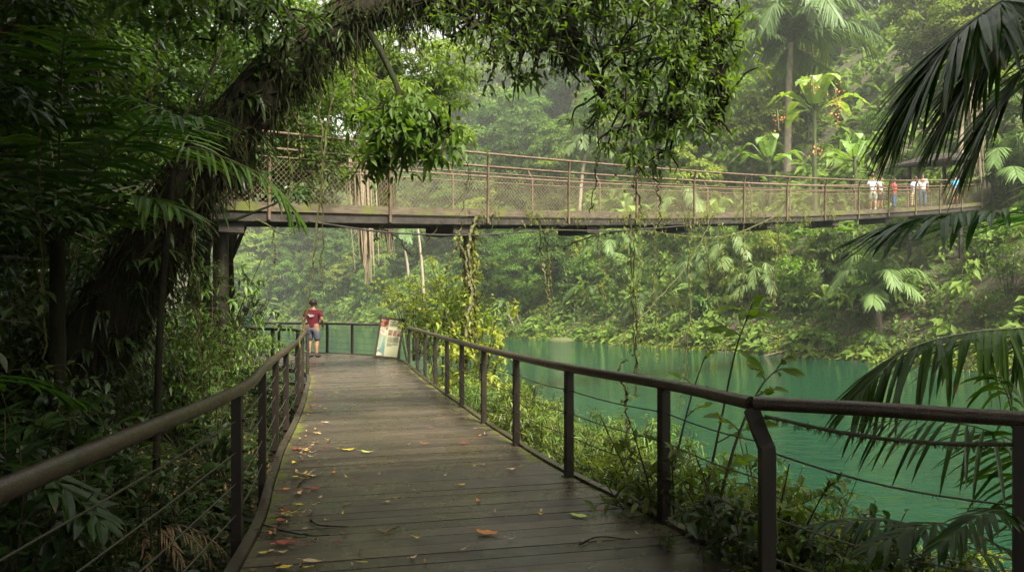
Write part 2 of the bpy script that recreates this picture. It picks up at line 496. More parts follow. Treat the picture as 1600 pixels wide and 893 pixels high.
def axis(lo, hi, a, b, step):
    mid = np.arange(a, b + 1e-6, step)
    up = [b]; s = step
    while up[-1] < hi: s *= 1.045; up.append(up[-1] + s)
    dn = [a]; s = step
    while dn[-1] > lo: s *= 1.08; dn.append(dn[-1] - s)
    return np.concatenate([np.array(dn[1:][::-1]), mid, np.array(up[1:])])
gx, gy = axis(-480, 480, -26, 30, .5), axis(-60, 480, -8, 66, .5)
X, Y = np.meshgrid(gx, gy)
Z = ground_z(X, Y)
mb = MB()
nx, ny = len(gx), len(gy)
i = np.arange(ny - 1)[:, None] * nx; j = np.arange(nx - 1)[None]
mb.add(np.stack([X, Y, Z], -1).reshape(-1, 3), np.stack([i + j, i + j + 1, i + nx + j + 1, i + nx + j], -1).reshape(-1, 4))
tag(link('ground', mb.mesh('ground', M['ground'], True)), 'dark forest floor rising from both river banks', 'ground', kind='structure')
mb = MB()
mb.add([(-470, -58, WATER_Z), (470, -58, WATER_Z), (470, 470, WATER_Z), (-470, 470, WATER_Z)], [[0, 1, 2, 3]])
tag(link('water', mb.mesh('water', M['water'])), 'calm emerald green river with fine ripples', 'water', kind='structure')

# haze: one closed box of even air round the whole scene
mb = MB()
box(mb, (0, 210, 53), 1040, 620, 118)
hz, n_, l_, p_, o_ = newmat('humid haze')
n_.remove(p_)
pv = n_.new('ShaderNodeVolumePrincipled')
pv.inputs['Color'].default_value = (.93, .97, .95, 1)
pv.inputs['Density'].default_value = HAZE_DENSITY
pv.inputs['Anisotropy'].default_value = 0.25
l_.new(pv.outputs[0], o_.inputs['Volume'])
tag(link('haze', mb.mesh('haze', hz)), 'pale humid haze hanging over the river', 'haze', kind='stuff')

# ------------------------------------------------------------------ boardwalk
LEFT = np.array([(-.9, -4), (-1.40, 2.4), (-1.80, 5.4), (-2.22, 7.2), (-2.62, 8.9), (-2.95, 10.5), (-3.5, 13), (-4.1, 15.5), (-4.75, 18.1), (-5.3, 19.6),
                 (-6.2, 20.8), (-7.5, 21.8), (-9.5, 22.6), (-13, 23.6), (-18, 24.6)])
RIGHT = np.array([(2.9, -3), (1.95, 3.2), (1.05, 6.1), (.42, 7.9), (-.08, 9.7), (-.50, 11.3), (-1.08, 13.7), (-1.80, 16.6), (-2.5, 19.6), (-3.10, 22.3),
                  (-4.05, 25.2), (-6.0, 27.1), (-9, 28.2), (-13, 28.8), (-18, 29.2)])
K = 400
Lc, Rc = curve(np.c_[LEFT, np.zeros(15)], K), curve(np.c_[RIGHT, np.zeros(15)], K)
cl = np.concatenate([[0], np.cumsum(np.linalg.norm(np.diff((Lc * .35 + Rc * .65), axis=0), axis=1))])
NP = int(cl[-1] / .195)
mb = MB()
for k in range(NP):
    s0, s1 = k * .195 + .004, (k + 1) * .195 - .004 - (.006 if rng.random() < .15 else 0)
    a0 = np.array([np.interp(s0, cl, Lc[:, c]) for c in range(3)]); a1 = np.array([np.interp(s1, cl, Lc[:, c]) for c in range(3)])
    b0 = np.array([np.interp(s0, cl, Rc[:, c]) for c in range(3)]); b1 = np.array([np.interp(s1, cl, Rc[:, c]) for c in range(3)])
    nseg = 14
    u = np.linspace(0, 1, nseg + 1)[:, None]
    zj0, zj1 = rng.normal(0, .0018, 2)
    dz = np.zeros((nseg + 1, 3)); dz[:, 2] = (zj0 + (zj1 - zj0) * u[:, 0])
    tf = a0 + (b0 - a0) * u + dz; tb = a1 + (b1 - a1) * u + dz
    tl = rng.normal(0, .0015); tb[:, 2] += tl
    low = np.array((0, 0, -.035))
    n_ = nseg + 1
    V = np.vstack([tf + low, tf, tb, tb + low])
    F = []
    for r in range(3):
        for q in range(nseg):
            F.append([r * n_ + q, r * n_ + q + 1, (r + 1) * n_ + q + 1, (r + 1) * n_ + q])
    w = np.linalg.norm(b0 - a0)
    ed = np.clip(1 - np.minimum(u[:, 0], 1 - u[:, 0]) * w / .42, 0, 1)
    mb.add(V, F, rng.beta(2, 2), 0, np.tile(ed, 4))
walk = tag(link('boardwalk', mb.mesh('boardwalk', M['deck'])), 'wet dark plank boardwalk curving left along the river', 'boardwalk', kind='structure')
for side, C in ((1, Lc), (-1, Rc)):
    mb = MB()
    T = unit(np.gradient(C, axis=0)); Nn = np.stack([-T[:, 1], T[:, 0], T[:, 2] * 0], -1)
    P = C[::4] + Nn[::4] * side * .045 + np.array((0, 0, -.03))
    tube(mb, P, .075 * math.sqrt(2) * .78, 4, .35, 0, 0, R(45), .62, a=.30)
    link('edge_board', mb.mesh('edge_board', M['deck']), walk)
mb = MB()
for k in range(NP):
    s0 = (k + .5) * .195
    if s0 > 14: break
    a0 = np.array([np.interp(s0, cl, Lc[:, c]) for c in range(3)]); b0 = np.array([np.interp(s0, cl, Rc[:, c]) for c in range(3)])
    for u in (.06, .5, .94):
        for o in (-.05, .05):
            c = a0 + (b0 - a0) * (u + rng.normal(0, .002)) + np.array((0, o + rng.normal(0, .004), .0042))
            an = np.arange(7) / 7 * 6.283
            mb.add(np.vstack([c + np.c_[np.cos(an), np.sin(an), an * 0] * .0065, c + (0, 0, .0012)]), [[q, (q + 1) % 7, 7] for q in range(7)])
tag(link('screw', mb.mesh('screw heads', M['beam']), walk), kind='stuff')
mb = MB()
for k in range(3):
    C = Lc * (.85 - .35 * k) + Rc * (.15 + .35 * k)
    tube(mb, C[::6] + np.array((0, 0, -.15)), .09, 4, 0.2, 0, 0, R(45))
link('joist', mb.mesh('joist', M['beam']), walk)

# ------------------------------------------------------------------ railings
def railing(label, posts, rail_pts, top=1.055, r=.042, pw=.085, cables=(.84, .62, .40, .18), closed=None, goose=(), drop=-.38):
    e = empty('railing', (posts[0][0], posts[0][1], 0), label, 'railing')
    e.location = (0, 0, 0)
    mb = MB()
    C = curve([(x, y, top + dz) for x, y, dz in rail_pts], 14 * len(rail_pts))
    tube(mb, C, r, 12, .5)
    link('handrail', mb.mesh('handrail', M['rail'], True), e)
    for k, (x, y) in enumerate(posts):
        mb = MB()
        nb = posts[min(k + 1, len(posts) - 1)]; pb = posts[max(k - 1, 0)]
        rz = math.atan2(nb[1] - pb[1], nb[0] - pb[0])
        if k in goose:
            gx_, gy_ = goose[k] if isinstance(goose, dict) else (0, 0)
            pts = curve([(x, y, drop), (x, y, .3), (x, y, .76), (x + gx_ * .12, y + gy_ * .12, .83), (x + gx_ * .5, y + gy_ * .5, .91), (x + gx_, y + gy_, top - r * .6)], 26)
            tube(mb, pts, pw * .68, 4, .5, 0, 0, R(45))
        else:
            box(mb, (x, y, (top - r * .75 + drop) / 2), pw, pw * .8, top - r * .75 - drop, rz)
            box(mb, (x, y, top - r * 1.02), pw * 1.25, pw * .7, .012, rz)
            box(mb, (x, y, .0), pw * 1.5, pw * 1.25, .016, rz)
            for h in cables:
                tube(mb, [(x - .055 * math.sin(rz) * 1.0, y + .055 * math.cos(rz), h), (x + .055 * math.sin(rz), y - .055 * math.cos(rz), h)], .011, 6)
        link('post', mb.mesh('post', M['post']), e)
    for h in cables:
        mb = MB()
        P = []
        for (ax, ay), (bx, by) in zip(posts[:-1], posts[1:]):
            for u in np.linspace(0, 1, 7)[:-1]:
                P.append((ax + (bx - ax) * u, ay + (by - ay) * u, h - .02 * math.sin(u * math.pi)))
        P.append((*posts[-1], h))
        tube(mb, P, .0052, 5)
        link('cable', mb.mesh('cable', M['cable']), e)
    return e
LP = [(-1.18, -1.6), (-1.50, .9), (-1.95, 5.45), (-2.34, 7.2), (-2.74, 8.9), (-3.06, 10.4), (-3.62, 12.95), (-4.12, 15), (-4.72, 17.3)]
railing('dark brown handrail and posts along the left jungle side of the boardwalk', LP,
        [(-1.10, -1.8, 0), (-1.30, -.2, 0), (-1.63, 2.44, 0), (-1.93, 5.40, 0), (-2.34, 7.2, 0), (-2.74, 8.9, 0), (-3.06, 10.4, 0), (-3.62, 12.95, 0), (-4.12, 15, 0), (-4.85, 18.0, 0)])
RP = [(1.50, 4.52), (1.16, 5.87), (.55, 7.43), (.05, 9.15), (-.40, 10.9), (-.83, 12.7), (-1.22, 14.4), (-1.62, 16.2), (-2.05, 18.1), (-2.48, 20.1), (-2.95, 22.0)]
railing('dark brown handrail with cables along the river side of the boardwalk', RP,
        [(1.44, 4.62, .01), (1.16, 5.87, 0), (.55, 7.43, 0), (.05, 9.15, 0), (-.40, 10.9, 0), (-.83, 12.7, 0), (-1.22, 14.4, 0), (-1.62, 16.2, 0), (-2.05, 18.1, 0), (-2.48, 20.1, 0), (-3.0, 22.2, 0)],
        goose={0: (-.06, .10)})
railing('short rail section turning off to the right beside the palm fronds', [(2.66, 4.03), (4.0, 3.42), (5.2, 2.9)],
        [(1.45, 4.60, .012), (2.0, 4.34, .012), (2.7, 4.02, .0), (4.0, 3.42, 0), (5.2, 2.9, 0)], pw=.055, cables=())
FP = [(-4.10, 25.6), (-5.62, 27.0), (-6.68, 27.75), (-8.6, 28.35), (-10.6, 28.7), (-12.8, 28.95), (-15, 29.1)]
railing('far railing along the outer bend of the boardwalk behind the man', FP, [(x, y, 0) for x, y in FP], r=.04, pw=.08)
IP = [(-4.95, 18.6), (-5.55, 19.9), (-6.5, 20.85), (-8.0, 21.75), (-10, 22.5), (-13, 23.4)]
railing('inner railing rounding the corner under the leafy branch', IP, [(-4.9, 18.2, 0)] + [(x, y, 0) for x, y in IP[1:]], r=.045)
# loose sagging cables from the corner post to the slim post at right
def wire(name, pts, r, mat, label, cat, parent=None, fuzz=0, group=None):
    mb = MB()
    C = curve(pts, 30)
    tube(mb, C, r, 6, .5, 0, .12 if fuzz else 0)
    if fuzz:
        k = fuzz
        i = rng.integers(0, 30, k)
        P = C[i] + rng.normal(0, r * .6, (k, 3))
        D = rand_dirs(k); D[:, 2] -= .7
        leaves(mb, LEAF_FAR, P, D, rand_dirs(k), rng.uniform(.015, .05, k), .006, .3, rng.random(k), 1)
    o = link(name, mb.mesh(name, [mat, M['moss_strand']], True), parent)
    return tag(o, label, cat, group)
A, B = np.array((1.49, 4.52)), np.array((2.66, 4.03))
for zz0, zz1, lab, fz, r in ((1.00, .92, 'mossy rope sagging just under the right handrail', 700, .011), (.80, .60, 'thin upper cable running from the bent post to the right', 40, .006),
                             (.42, .22, 'thin middle cable slanting down behind the dark palm leaflets', 40, .006), (.18, .02, 'lowest thin cable at the foot of the bent post', 40, .006)):
    P = [(*(A * (1 - u) + B * u), zz0 + (zz1 - zz0) * u - .05 * math.sin(u * math.pi)) for u in np.linspace(0, 1.0, 7)]
    P += [(3.35, 3.72, zz1 - .02), (4.0, 3.42, zz1)]
    wire('cable', P, r, M['cable'], lab, 'cable', None, fz)

# ------------------------------------------------------------------ hanging footbridge
BD = np.array((2.35, 2.006)); BS = float(np.linalg.norm(BD)); BDn = BD / BS; BN = np.array((-BDn[1], BDn[0]))   # BN points to the far side
BW = 1.45
def bpt(k, off=0.0, z=0.0):
    p = np.array((-5.41, 17.0)) + BD * k + BN * off
    return np.array((p[0], p[1], 3.93 + .1645 * k + .0079 * k * k + z))
K0, K1 = -3.2, 14.0
KS = np.linspace(K0, K1, 120)
def rh(k): return float(np.interp(k, [0, 9], [1.0, .88]))
bridge = empty('footbridge', (0, 0, 0), 'long hanging footbridge with rusty rails and chain link sides above the river', 'bridge')
mb = MB()
pl = np.arange(K0, K1, .14 / BS)
for k in pl:                                          # floor planks
    c = (bpt(k, 0) + bpt(k, BW)) / 2
    box(mb, c + (0, 0, -.02), .13, BW - .1, .04, math.atan2(BDn[1], BDn[0]), rng.random())
link('deck', mb.mesh('bridge deck', M['drift_dark']), bridge)
for off in (-.04, BW + .04):
    mb = MB()
    V = []
    for k in KS:
        for o2, z in ((-.035, -.17), (.035, -.17), (.035, .03), (-.035, .03)):
            V.append(bpt(k, off + o2, z))
    n_ = len(KS)
    F = [[4 * q + a, 4 * q + (a + 1) % 4, 4 * q + 4 + (a + 1) % 4, 4 * q + 4 + a] for q in range(n_ - 1) for a in range(4)]
    F += [[0, 1, 2, 3], [4 * n_ - 4, 4 * n_ - 3, 4 * n_ - 2, 4 * n_ - 1]]
    mb.add(V, F)
    link('fascia', mb.mesh('bridge fascia', M['fascia']), bridge)
for off in (.07, BW - .07):
    mb = MB()
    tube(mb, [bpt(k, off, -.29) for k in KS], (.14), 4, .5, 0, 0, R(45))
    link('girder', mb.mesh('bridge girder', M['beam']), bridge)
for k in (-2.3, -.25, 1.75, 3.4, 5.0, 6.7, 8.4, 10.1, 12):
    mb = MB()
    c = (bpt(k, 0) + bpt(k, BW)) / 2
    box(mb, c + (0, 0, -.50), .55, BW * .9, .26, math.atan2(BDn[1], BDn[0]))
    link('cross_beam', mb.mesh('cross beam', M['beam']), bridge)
for sgn, off in ((-1, 0.0), (1, BW)):
    for k in np.arange(-3, 14.01, 1.0):
        h = rh(k) * 1.55
        o2 = off + sgn * .09
        mb = MB()
        tube(mb, [bpt(k, o2, -.36), bpt(k, o2, h * .78), bpt(k - .03, o2 + sgn * .13, h)], .042 if sgn < 0 else .034, 6)
        link('post', mb.mesh('bridge post', M['rust'], True), bridge)
    for hh, oo, r, nm in ((1.55, .22, .032, 'handrail'), (1.22, .09, .03, 'mid_rail'), (1.04, .07, .018, 'mesh_rail')):
        mb = MB()
        tube(mb, [bpt(k, off + sgn * oo, rh(k) * hh) for k in KS], r, 6)
        link(nm, mb.mesh(nm, M['rust'], True), bridge)
    mb = MB()                                         # chain link: thin crossing wires
    st = .12 / BS
    Hm = 1.02
    for dr in (1, -1):
        k0 = np.arange(K0 + .4, K1 - .4, st)
        u = np.linspace(0, 1, 3)
        kk = k0[:, None] + dr * u[None] * (Hm / BS) * .95
        P = np.stack([np.stack([bpt(q, off + sgn * .055, 0) for q in row]) for row in kk])
        P[..., 2] += .03 + u[None] * (Hm - .03) * np.interp(k0, [0, 9], [1.0, .88])[:, None]
        hw = .0034 if sgn < 0 else .0022
        side = np.array((BDn[0], BDn[1], 0)) * hw
        V = np.stack([P - side, P + side], 2).reshape(len(k0), -1, 3)
        th = np.array((BN[0], BN[1], 0)) * .0018
        for d in (-1, 1):
            VV = (V + d * th * (.4 if dr > 0 else 1)).reshape(-1, 3)
            F = (np.array([[0, 1, 3, 2], [2, 3, 5, 4]])[None] + (np.arange(len(k0)) * 6)[:, None, None]).reshape(-1, 4)
            mb.add(VV, F)
    link('mesh_panel', mb.mesh('mesh panel', M['wire']), bridge)
mb = MB()
c = (bpt(-.25, 0) + bpt(-.25, BW)) / 2
tube(mb, [(c[0], c[1], -1.2), (c[0], c[1], c[2] - .6)], .17, 14)
link('support_post', mb.mesh('support post', M['post'], True), bridge)
mb = MB()
tube(mb, curve([bpt(.3, -.1, -.38), bpt(1.0, -.1, -.62), bpt(1.9, -.1, -.68), bpt(2.8, -.1, -.55), bpt(3.7, -.1, -.58), bpt(5, -.1, -.42)], 40), .022, 6)
link('slack_cable', mb.mesh('slack cable', M['beam'], True), bridge)

# shelter at the bridge's right end
sh = empty('shelter', (*bpt(13.2, 2.2)[:2], 0), 'dark roofed shelter at the right end of the footbridge', 'shelter')
sh.location = (0, 0, 0)
def sp(k, o, z): return bpt(k, o, z)
mb = MB()
a_, b_, c_, d_ = sp(12.7, .1, 2.65), sp(15.4, .1, 2.7), sp(15.4, 3.4, 2.7), sp(12.7, 3.4, 2.65)
e1, e2 = sp(13.2, 1.75, 3.15), sp(14.9, 1.75, 3.2)
lo = np.array((0, 0, -.14))
mb.add([a_, b_, c_, d_, e1, e2, a_ + lo, b_ + lo, c_ + lo, d_ + lo], [[0, 1, 5, 4], [2, 3, 4, 5], [0, 6, 7, 1], [1, 7, 8, 2], [2, 8, 9, 3], [3, 9, 6, 0], [9, 8, 7, 6]])
mb.add([a_ * 1, d_ * 1, e1, b_ * 1, c_ * 1, e2], [[0, 2, 1], [3, 4, 5]])
link('roof', mb.mesh('shelter roof', M['rooftile']), sh)
for k, o in ((13.3, .3), (15.0, .3), (13.3, 3.1), (15.0, 3.1)):
    mb = MB()
    p = sp(k, o, 0)
    tube(mb, [(p[0], p[1], min(gz(p[0], p[1]), p[2]) - .3), (p[0], p[1], p[2] + 2.7)], .11, 4, .5, 0, 0, R(45))
    link('post', mb.mesh('shelter post', M['beam']), sh)

# ------------------------------------------------------------------ information board
sg = empty('information_board', (0, 0, 0), 'framed cream information board leaning at the bend of the boardwalk', 'sign')
sg.location = (-4.02, 24.6, 0.04)
sg.rotation_euler = (R(-14), R(5), R(-8))
SW, SH = .76, 1.27
M['sign_frame'] = plain('olive brown frame', (.035, .032, .020), .6)
M['sign_face'] = plain('cream panel', (.37, .37, .235), .45, .4, .04)
M['ink'] = plain('dark print', (.07, .06, .05), .6, .3, .1)
M['sign_green'] = plain('green printed field', (.26, .31, .22), .5, .3, .15, 8)
M['sign_teal'] = plain('teal printed field', (.12, .20, .17), .5, .3, .2, 8)
def picture_mat(name, c0, c1, c2, sc=9):
    m, n, l, p, out = newmat(name)
    q = noise(n, l, sc, 4, ocoord(n))
    l.new(ramp(n, l, q.outputs[0], [(.38, c0), (.5, c1), (.62, c2)]).outputs[0], p.inputs['Base Color'])
    p.inputs['Roughness'].default_value = .45
    return m
M['pic_red'] = picture_mat('printed picture in reds', (.05, .02, .015), (.22, .05, .03), (.40, .20, .14))
M['pic_pale'] = picture_mat('printed picture in pale tones', (.10, .07, .05), (.45, .38, .28), (.55, .48, .38))
M['pic_brown'] = picture_mat('printed picture in browns', (.03, .02, .02), (.16, .07, .04), (.30, .22, .17), 22)
mb = MB()
for cx, cz, w, h in ((-SW / 2, SH / 2, .062, SH + .06), (SW / 2, SH / 2, .062, SH + .06)):
    box(mb, (cx, 0, cz), w, .05, h)
for cz in (0.0, SH):
    box(mb, (0, 0, cz), SW - .064, .048, .06)
link('frame', mb.mesh('sign frame', M['sign_frame']), sg)
mb = MB(); box(mb, (0, 0, SH / 2), SW - .03, .02, SH - .03); link('panel', mb.mesh('sign panel', M['sign_face']), sg)
def onface(nm, x0, z0, x1, z1, mat, y=-.013):
    mb = MB(); box(mb, ((x0 + x1) / 2, y, (z0 + z1) / 2), x1 - x0, .004, z1 - z0)
    link(nm, mb.mesh(nm, M[mat]), sg)
onface('picture', -.35, 1.0, -.10, 1.24, 'pic_red'); onface('picture', -.35, .72, -.10, .99, 'pic_pale')
onface('picture', -.35, .30, -.10, .70, 'sign_green'); onface('picture', -.35, .04, -.10, .29, 'pic_pale')
mb = MB()
mb.add([(-.345, -.0165, .20), (-.102, -.0165, .06), (-.102, -.0165, .28), (-.25, -.0165, .30), (-.17, -.0165, .66)], [[0, 1, 2, 3]]); mb.add([(-.25, -.0165, .30), (-.102, -.0165, .28), (-.17, -.0165, .68)], [[0, 1, 2]])
link('picture', mb.mesh('teal picture', M['sign_teal']), sg)
for x0 in (-.06, .10, .235):
    onface('picture', x0, .71, x0 + (.14 if x0 < 0 else .115), .90, 'pic_brown')
mb = MB()                                             # heading and lines of small print
for k, w in enumerate((.026, .018, .022, .02, .03, .018)):
    box(mb, (-.04 + k * .03, -.0135, 1.175), w, .003, .036)
for z0, z1, xa, xb in ((1.02, 1.11, -.05, .33), (.50, .66, -.06, .09), (.50, .66, .12, .30), (.36, .46, -.06, .09), (.40, .46, .12, .30)):
    z = z1
    while z > z0:
        x = xa
        while x < xb:
            w = random.uniform(.012, .04)
            box(mb, (min(x + w / 2, xb), -.0135, z), w, .003, .009)
            x += w + .008
        z -= .022
link('lettering', mb.mesh('small print', M['ink']), sg)
mb = MB()
for s in (-1, 1):
    tube(mb, [(s * .33, .02, .95), (s * .33, .34, .02)], .02, 4)
    tube(mb, [(s * .33, 0.0, 0.0), (s * .33, .0, -.05)], .022, 4)
link('stand', mb.mesh('sign stand', M['sign_frame']), sg)

# ------------------------------------------------------------------ people
def skin_mesh(name, J, E, rad, mats, root=0, sub=1):
    me = bpy.data.meshes.new(name)
    me.from_pydata([tuple(p) for p in J], E, [])
    ob = bpy.data.objects.new(name, me); COL.objects.link(ob)
    ob.modifiers.new('skin', 'SKIN')
    sv = me.skin_vertices[0].data
    for q, r in enumerate(rad):
        sv[q].radius = r if isinstance(r, tuple) else (r, r)
        sv[q].use_root = (q == root)
    sm = ob.modifiers.new('sub', 'SUBSURF'); sm.levels = sub; sm.render_levels = sub
    dg = bpy.context.evaluated_depsgraph_get()
    out = bpy.data.meshes.new_from_object(ob.evaluated_get(dg))
    bpy.data.objects.remove(ob)
    out.name = name
    out.materials.clear()
    for q in mats: out.materials.append(q)
    out.polygons.foreach_set('use_smooth', np.full(len(out.polygons), True))
    return out
SKIN = [plain('light skin', (.42, .23, .16), .5), plain('tan skin', (.30, .155, .10), .5), plain('brown skin', (.20, .10, .065), .5)]
HAIR = {'dark': plain('dark hair', (.02, .015, .012), .55), 'brown': plain('brown hair', (.07, .04, .025), .55)}
def cloth(name, c): return plain(name, c, .85, .15, .12, 12)
def stripes(name, c0, c1, sc=60):
    m, n, l, p, out = newmat(name)
    sx = n.new('ShaderNodeSeparateXYZ'); l.new(ocoord(n), sx.inputs[0])
    w = math_node(n, l, 'SINE', math_node(n, l, 'MULTIPLY', sx.outputs[2], sc))
    l.new(ramp(n, l, w, [(.45, c0), (.55, c1)]).outputs[0], p.inputs['Base Color']); p.inputs['Roughness'].default_value = .85
    return m

def person(loc, rz, h, label, shirt, pants, skin=1, hair='dark', long=False, arms=((.24, .02, 1.10, .25, -.05, .86),) * 2, stride=0.0, lean=0.0, shoe=(.05, .04, .04), group=None, head_turn=0.0, long_hair=False, hip=0.0):
    """figure facing -Y (towards the camera) at rz = 0; arms = elbow and hand (x, y, z) per side"""
    e = empty('person', loc, label, 'person', group, rz, h / 1.75)
    f = lambda z: lean * max(0, z - .95)               # forward lean
    def J3(x, y, z): return (x + hip * max(0, min(1, (1.5 - z))) * 0, y - f(z), z)
    nodes = {}; V = []; Rr = []; Ed = []
    def add(nm, p, r, par=None):
        nodes[nm] = len(V); V.append(p); Rr.append(r)
        if par: Ed.append((nodes[par], nodes[nm]))
    add('pelvis', J3(0, 0, .94), (.14, .105)); add('waist', J3(0, 0, 1.10), (.13, .095), 'pelvis'); add('chest', J3(0, .0, 1.30), (.15, .105), 'waist')
    add('neckbase', J3(0, .01, 1.44), (.075, .065), 'chest'); add('neck', J3(0, 0, 1.51), (.052, .052), 'neckbase')
    add('chin', J3(0, -.01, 1.57), (.066, .080), 'neck'); add('head', J3(0, -.005, 1.655), (.079, .097), 'chin'); add('crown', J3(0, .005, 1.725), (.055, .07), 'head')
    for q, s in enumerate((-1, 1)):
        ex, ey, ez, hx, hy, hz_ = arms[q]
        S_ = 'lr'[q]
        add('sh' + S_, J3(s * .175, .0, 1.395), (.058, .058), 'chest'); add('el' + S_, J3(s * ex, ey, ez), (.042, .042), 'sh' + S_)
        add('wr' + S_, J3(s * hx, hy, hz_), (.028, .028), 'el' + S_)
        d = unit(np.array((hx, hy, hz_)) - np.array((ex, ey, ez)))
        pm = np.array((hx, hy, hz_)) + d * .06
        add('pa' + S_, J3(s * pm[0], pm[1], pm[2]), (.022, .038), 'wr' + S_)
        st = stride * s
        add('hip' + S_, (s * .095, 0, .88), (.092, .092), 'pelvis'); add('kn' + S_, (s * .10, -.02 - st * .5, .49), (.056, .058), 'hip' + S_)
        add('ca' + S_, (s * .10, .02 - st * .75, .33), (.054, .056), 'kn' + S_)
        add('an' + S_, (s * .10, .02 - st, .09 + max(0, -st) * .12), (.036, .038), 'ca' + S_)
    body = skin_mesh('body', V, Ed, Rr, [SKIN[skin]], 0, 2)
    mbx = MB()
    vv = np.zeros(len(body.vertices) * 3); body.vertices.foreach_get('co', vv)
    # face and fingers, joined into the body mesh
    hd = np.array(J3(0, -.005, 1.655))
    mbf = MB()
    tube(mbf, [hd + (0, -.085, .02), hd + (0, -.112, -.018), hd + (0, -.094, -.03)], [.008, .015, .012], 6)
    tube(mbf, [hd + (-.026, -.088, -.058), hd + (0, -.095, -.058), hd + (.026, -.088, -.058)], [.003, .007, .003], 6)
    for s in (-1, 1):
        tube(mbf, [hd + (s * .078, .0, -.03), hd + (s * .088, .008, .0), hd + (s * .078, .015, .03)], [.006, .014, .008], 6)
    for q, s in enumerate((-1, 1)):
        ex, ey, ez, hx, hy, hz_ = arms[q]
        d = unit(np.array((s * (hx - ex), hy - ey, hz_ - ez)))
        sd = unit(np.cross(d, (s * 1.0, 0, 0.2)))
        w0 = np.array(J3(s * hx, hy, hz_))
        for fi, (o3, ln) in enumerate(((-.027, .062), (-.009, .075), (.009, .07), (.026, .055))):
            b0 = w0 + d * .085 + sd * o3
            cu = np.array((-s * .02, 0, 0))
            tube(mbf, [b0, b0 + d * ln * .5 + cu * .3, b0 + d * ln * .9 + cu], [.0095, .0085, .006], 6)
        b0 = w0 + d * .03 - sd * .03
        tube(mbf, [b0, b0 + d * .03 - sd * .022, b0 + d * .06 - sd * .024], [.011, .010, .007], 6)
    pc = [tuple(0 for _ in range(3))]
    mbx.add(vv.reshape(-1, 3), np.array([[0, 0, 0]])[:0].reshape(0, 3))
    bl = []
    for p in body.polygons: bl.append(list(p.vertices))
    q4 = np.array([b for b in bl if len(b) == 4]); q3 = np.array([b for b in bl if len(b) == 3])
    mbx = MB(); base = vv.reshape(-1, 3)
    mbx.add(base, q4)
    if len(q3):
        mbx.l.append(q3.ravel()); mbx.n.append(np.full(len(q3), 3)); mbx.m.append(np.zeros(len(q3), int))
    off = mbx.c
    for vA, lA, nA, mA in zip(mbf.v, mbf.l, mbf.n, mbf.m):
        pass
    mbx.v += mbf.v; mbx.l += [x + off for x in mbf.l]; mbx.n += mbf.n; mbx.m += mbf.m; mbx.t += mbf.t; mbx.a += mbf.a
    link('body', mbx.mesh('body', SKIN[skin], True), e)
    mb = MB()
    for s in (-1, 1):
        tube(mb, [hd + (s * .031, -.088, .012), hd + (s * .031, -.092, .012)], [.010, .006], 8)
    link('eye', mb.mesh('eyes', HAIR['dark'], True), e)
    # hair: a cap over the skull, open at the face
    mb = MB(); rows = 8; cols = 16; Vh = []
    for a in range(rows + 1):
        th = a / rows * R(112)
        for b in range(cols):
            ph = b / cols * 2 * math.pi
            front = max(0, -math.sin(ph))
            t2 = th * (1 - .42 * front)
            rr = 1.06 + rng.normal(0, .012)
            Vh.append(hd + np.array((math.sin(t2) * math.cos(ph) * .093 * rr, math.sin(t2) * math.sin(ph) * .113 * rr + .012, math.cos(t2) * .112 * rr - (.22 if long_hair and a == rows and front < .2 else 0))))
    mb.add(Vh, [[a * cols + b, (a + 1) * cols + b, (a + 1) * cols + (b + 1) % cols, a * cols + (b + 1) % cols] for a in range(rows) for b in range(cols)])
    link('hair', mb.mesh('hair', HAIR[hair], True), e)
    g = .016
    SV = [J3(0, 0, .90), J3(0, 0, 1.08), J3(0, 0, 1.30), J3(0, .01, 1.425)]
    SR = [(.158, .12), (.148, .112), (.166, .12), (.085, .075)]
    SE = [(0, 1), (1, 2), (2, 3)]
    for q, s in enumerate((-1, 1)):
        ex, ey, ez = arms[q][:3]
        b = len(SV)
        SV += [J3(s * .178, 0, 1.395), J3(s * (.178 + (ex - .178) * .72), ey * .72, 1.395 + (ez - 1.395) * .72)]; SR += [(.072, .072), (.066, .066)]
        SE += [(2, b), (b, b + 1)]
    link('shirt', skin_mesh('shirt', SV, SE, SR, [shirt], 1, 2), e)
    PV = [(0, 0, .97), (0, 0, .90)]; PR = [(.15, .115), (.15, .118)]; PE = [(0, 1)]
    for s in (-1, 1):
        st = stride * s; b = len(PV)
        PV += [(s * .098, 0, .84), (s * .104, -.012 - st * .5, .47)]; PR += [(.108, .108), (.085, .085)]; PE += [(1, b), (b, b + 1)]
        if long:
            PV += [(s * .10, .02 - st, .12)]; PR += [(.068, .068)]; PE += [(b + 1, b + 2)]
    link('trousers' if long else 'shorts', skin_mesh('trousers', PV, PE, PR, [pants], 0, 2), e)
    for s in (-1, 1):
        st = stride * s
        mb = MB()
        zz = max(0, -st) * .12
        tube(mb, [(s * .10, .075 - st, .05 + zz), (s * .10, .02 - st, .055 + zz), (s * .105, -.08 - st, .04 + zz), (s * .108, -.17 - st, .03 + zz)], [.035, .05, .048, .03], 8)
        link('shoe', mb.mesh('shoe', cloth('shoe fabric', shoe), True), e)
    return e
hang = (.235, .03, 1.13, .25, -.02, .88)
bent = (.26, .0, 1.14, .16, -.24, 1.08)
fa = lambda k: math.atan2(BDn[1], BDn[0])
red = person((-6.55, 25.3, 0.01), R(168), 1.80, 'man in a maroon t-shirt standing on the boardwalk with his back turned', cloth('maroon cotton', (.115, .016, .026)), cloth('grey shorts', (.075, .08, .10)), 1, 'dark',
             arms=((.25, .02, 1.13, .20, -.16, .95), (.25, .02, 1.13, .26, -.03, .88)))
red.scale = (1.30, 1.2, 1.08)
mb = MB()                                             # pale print on the back of the shirt
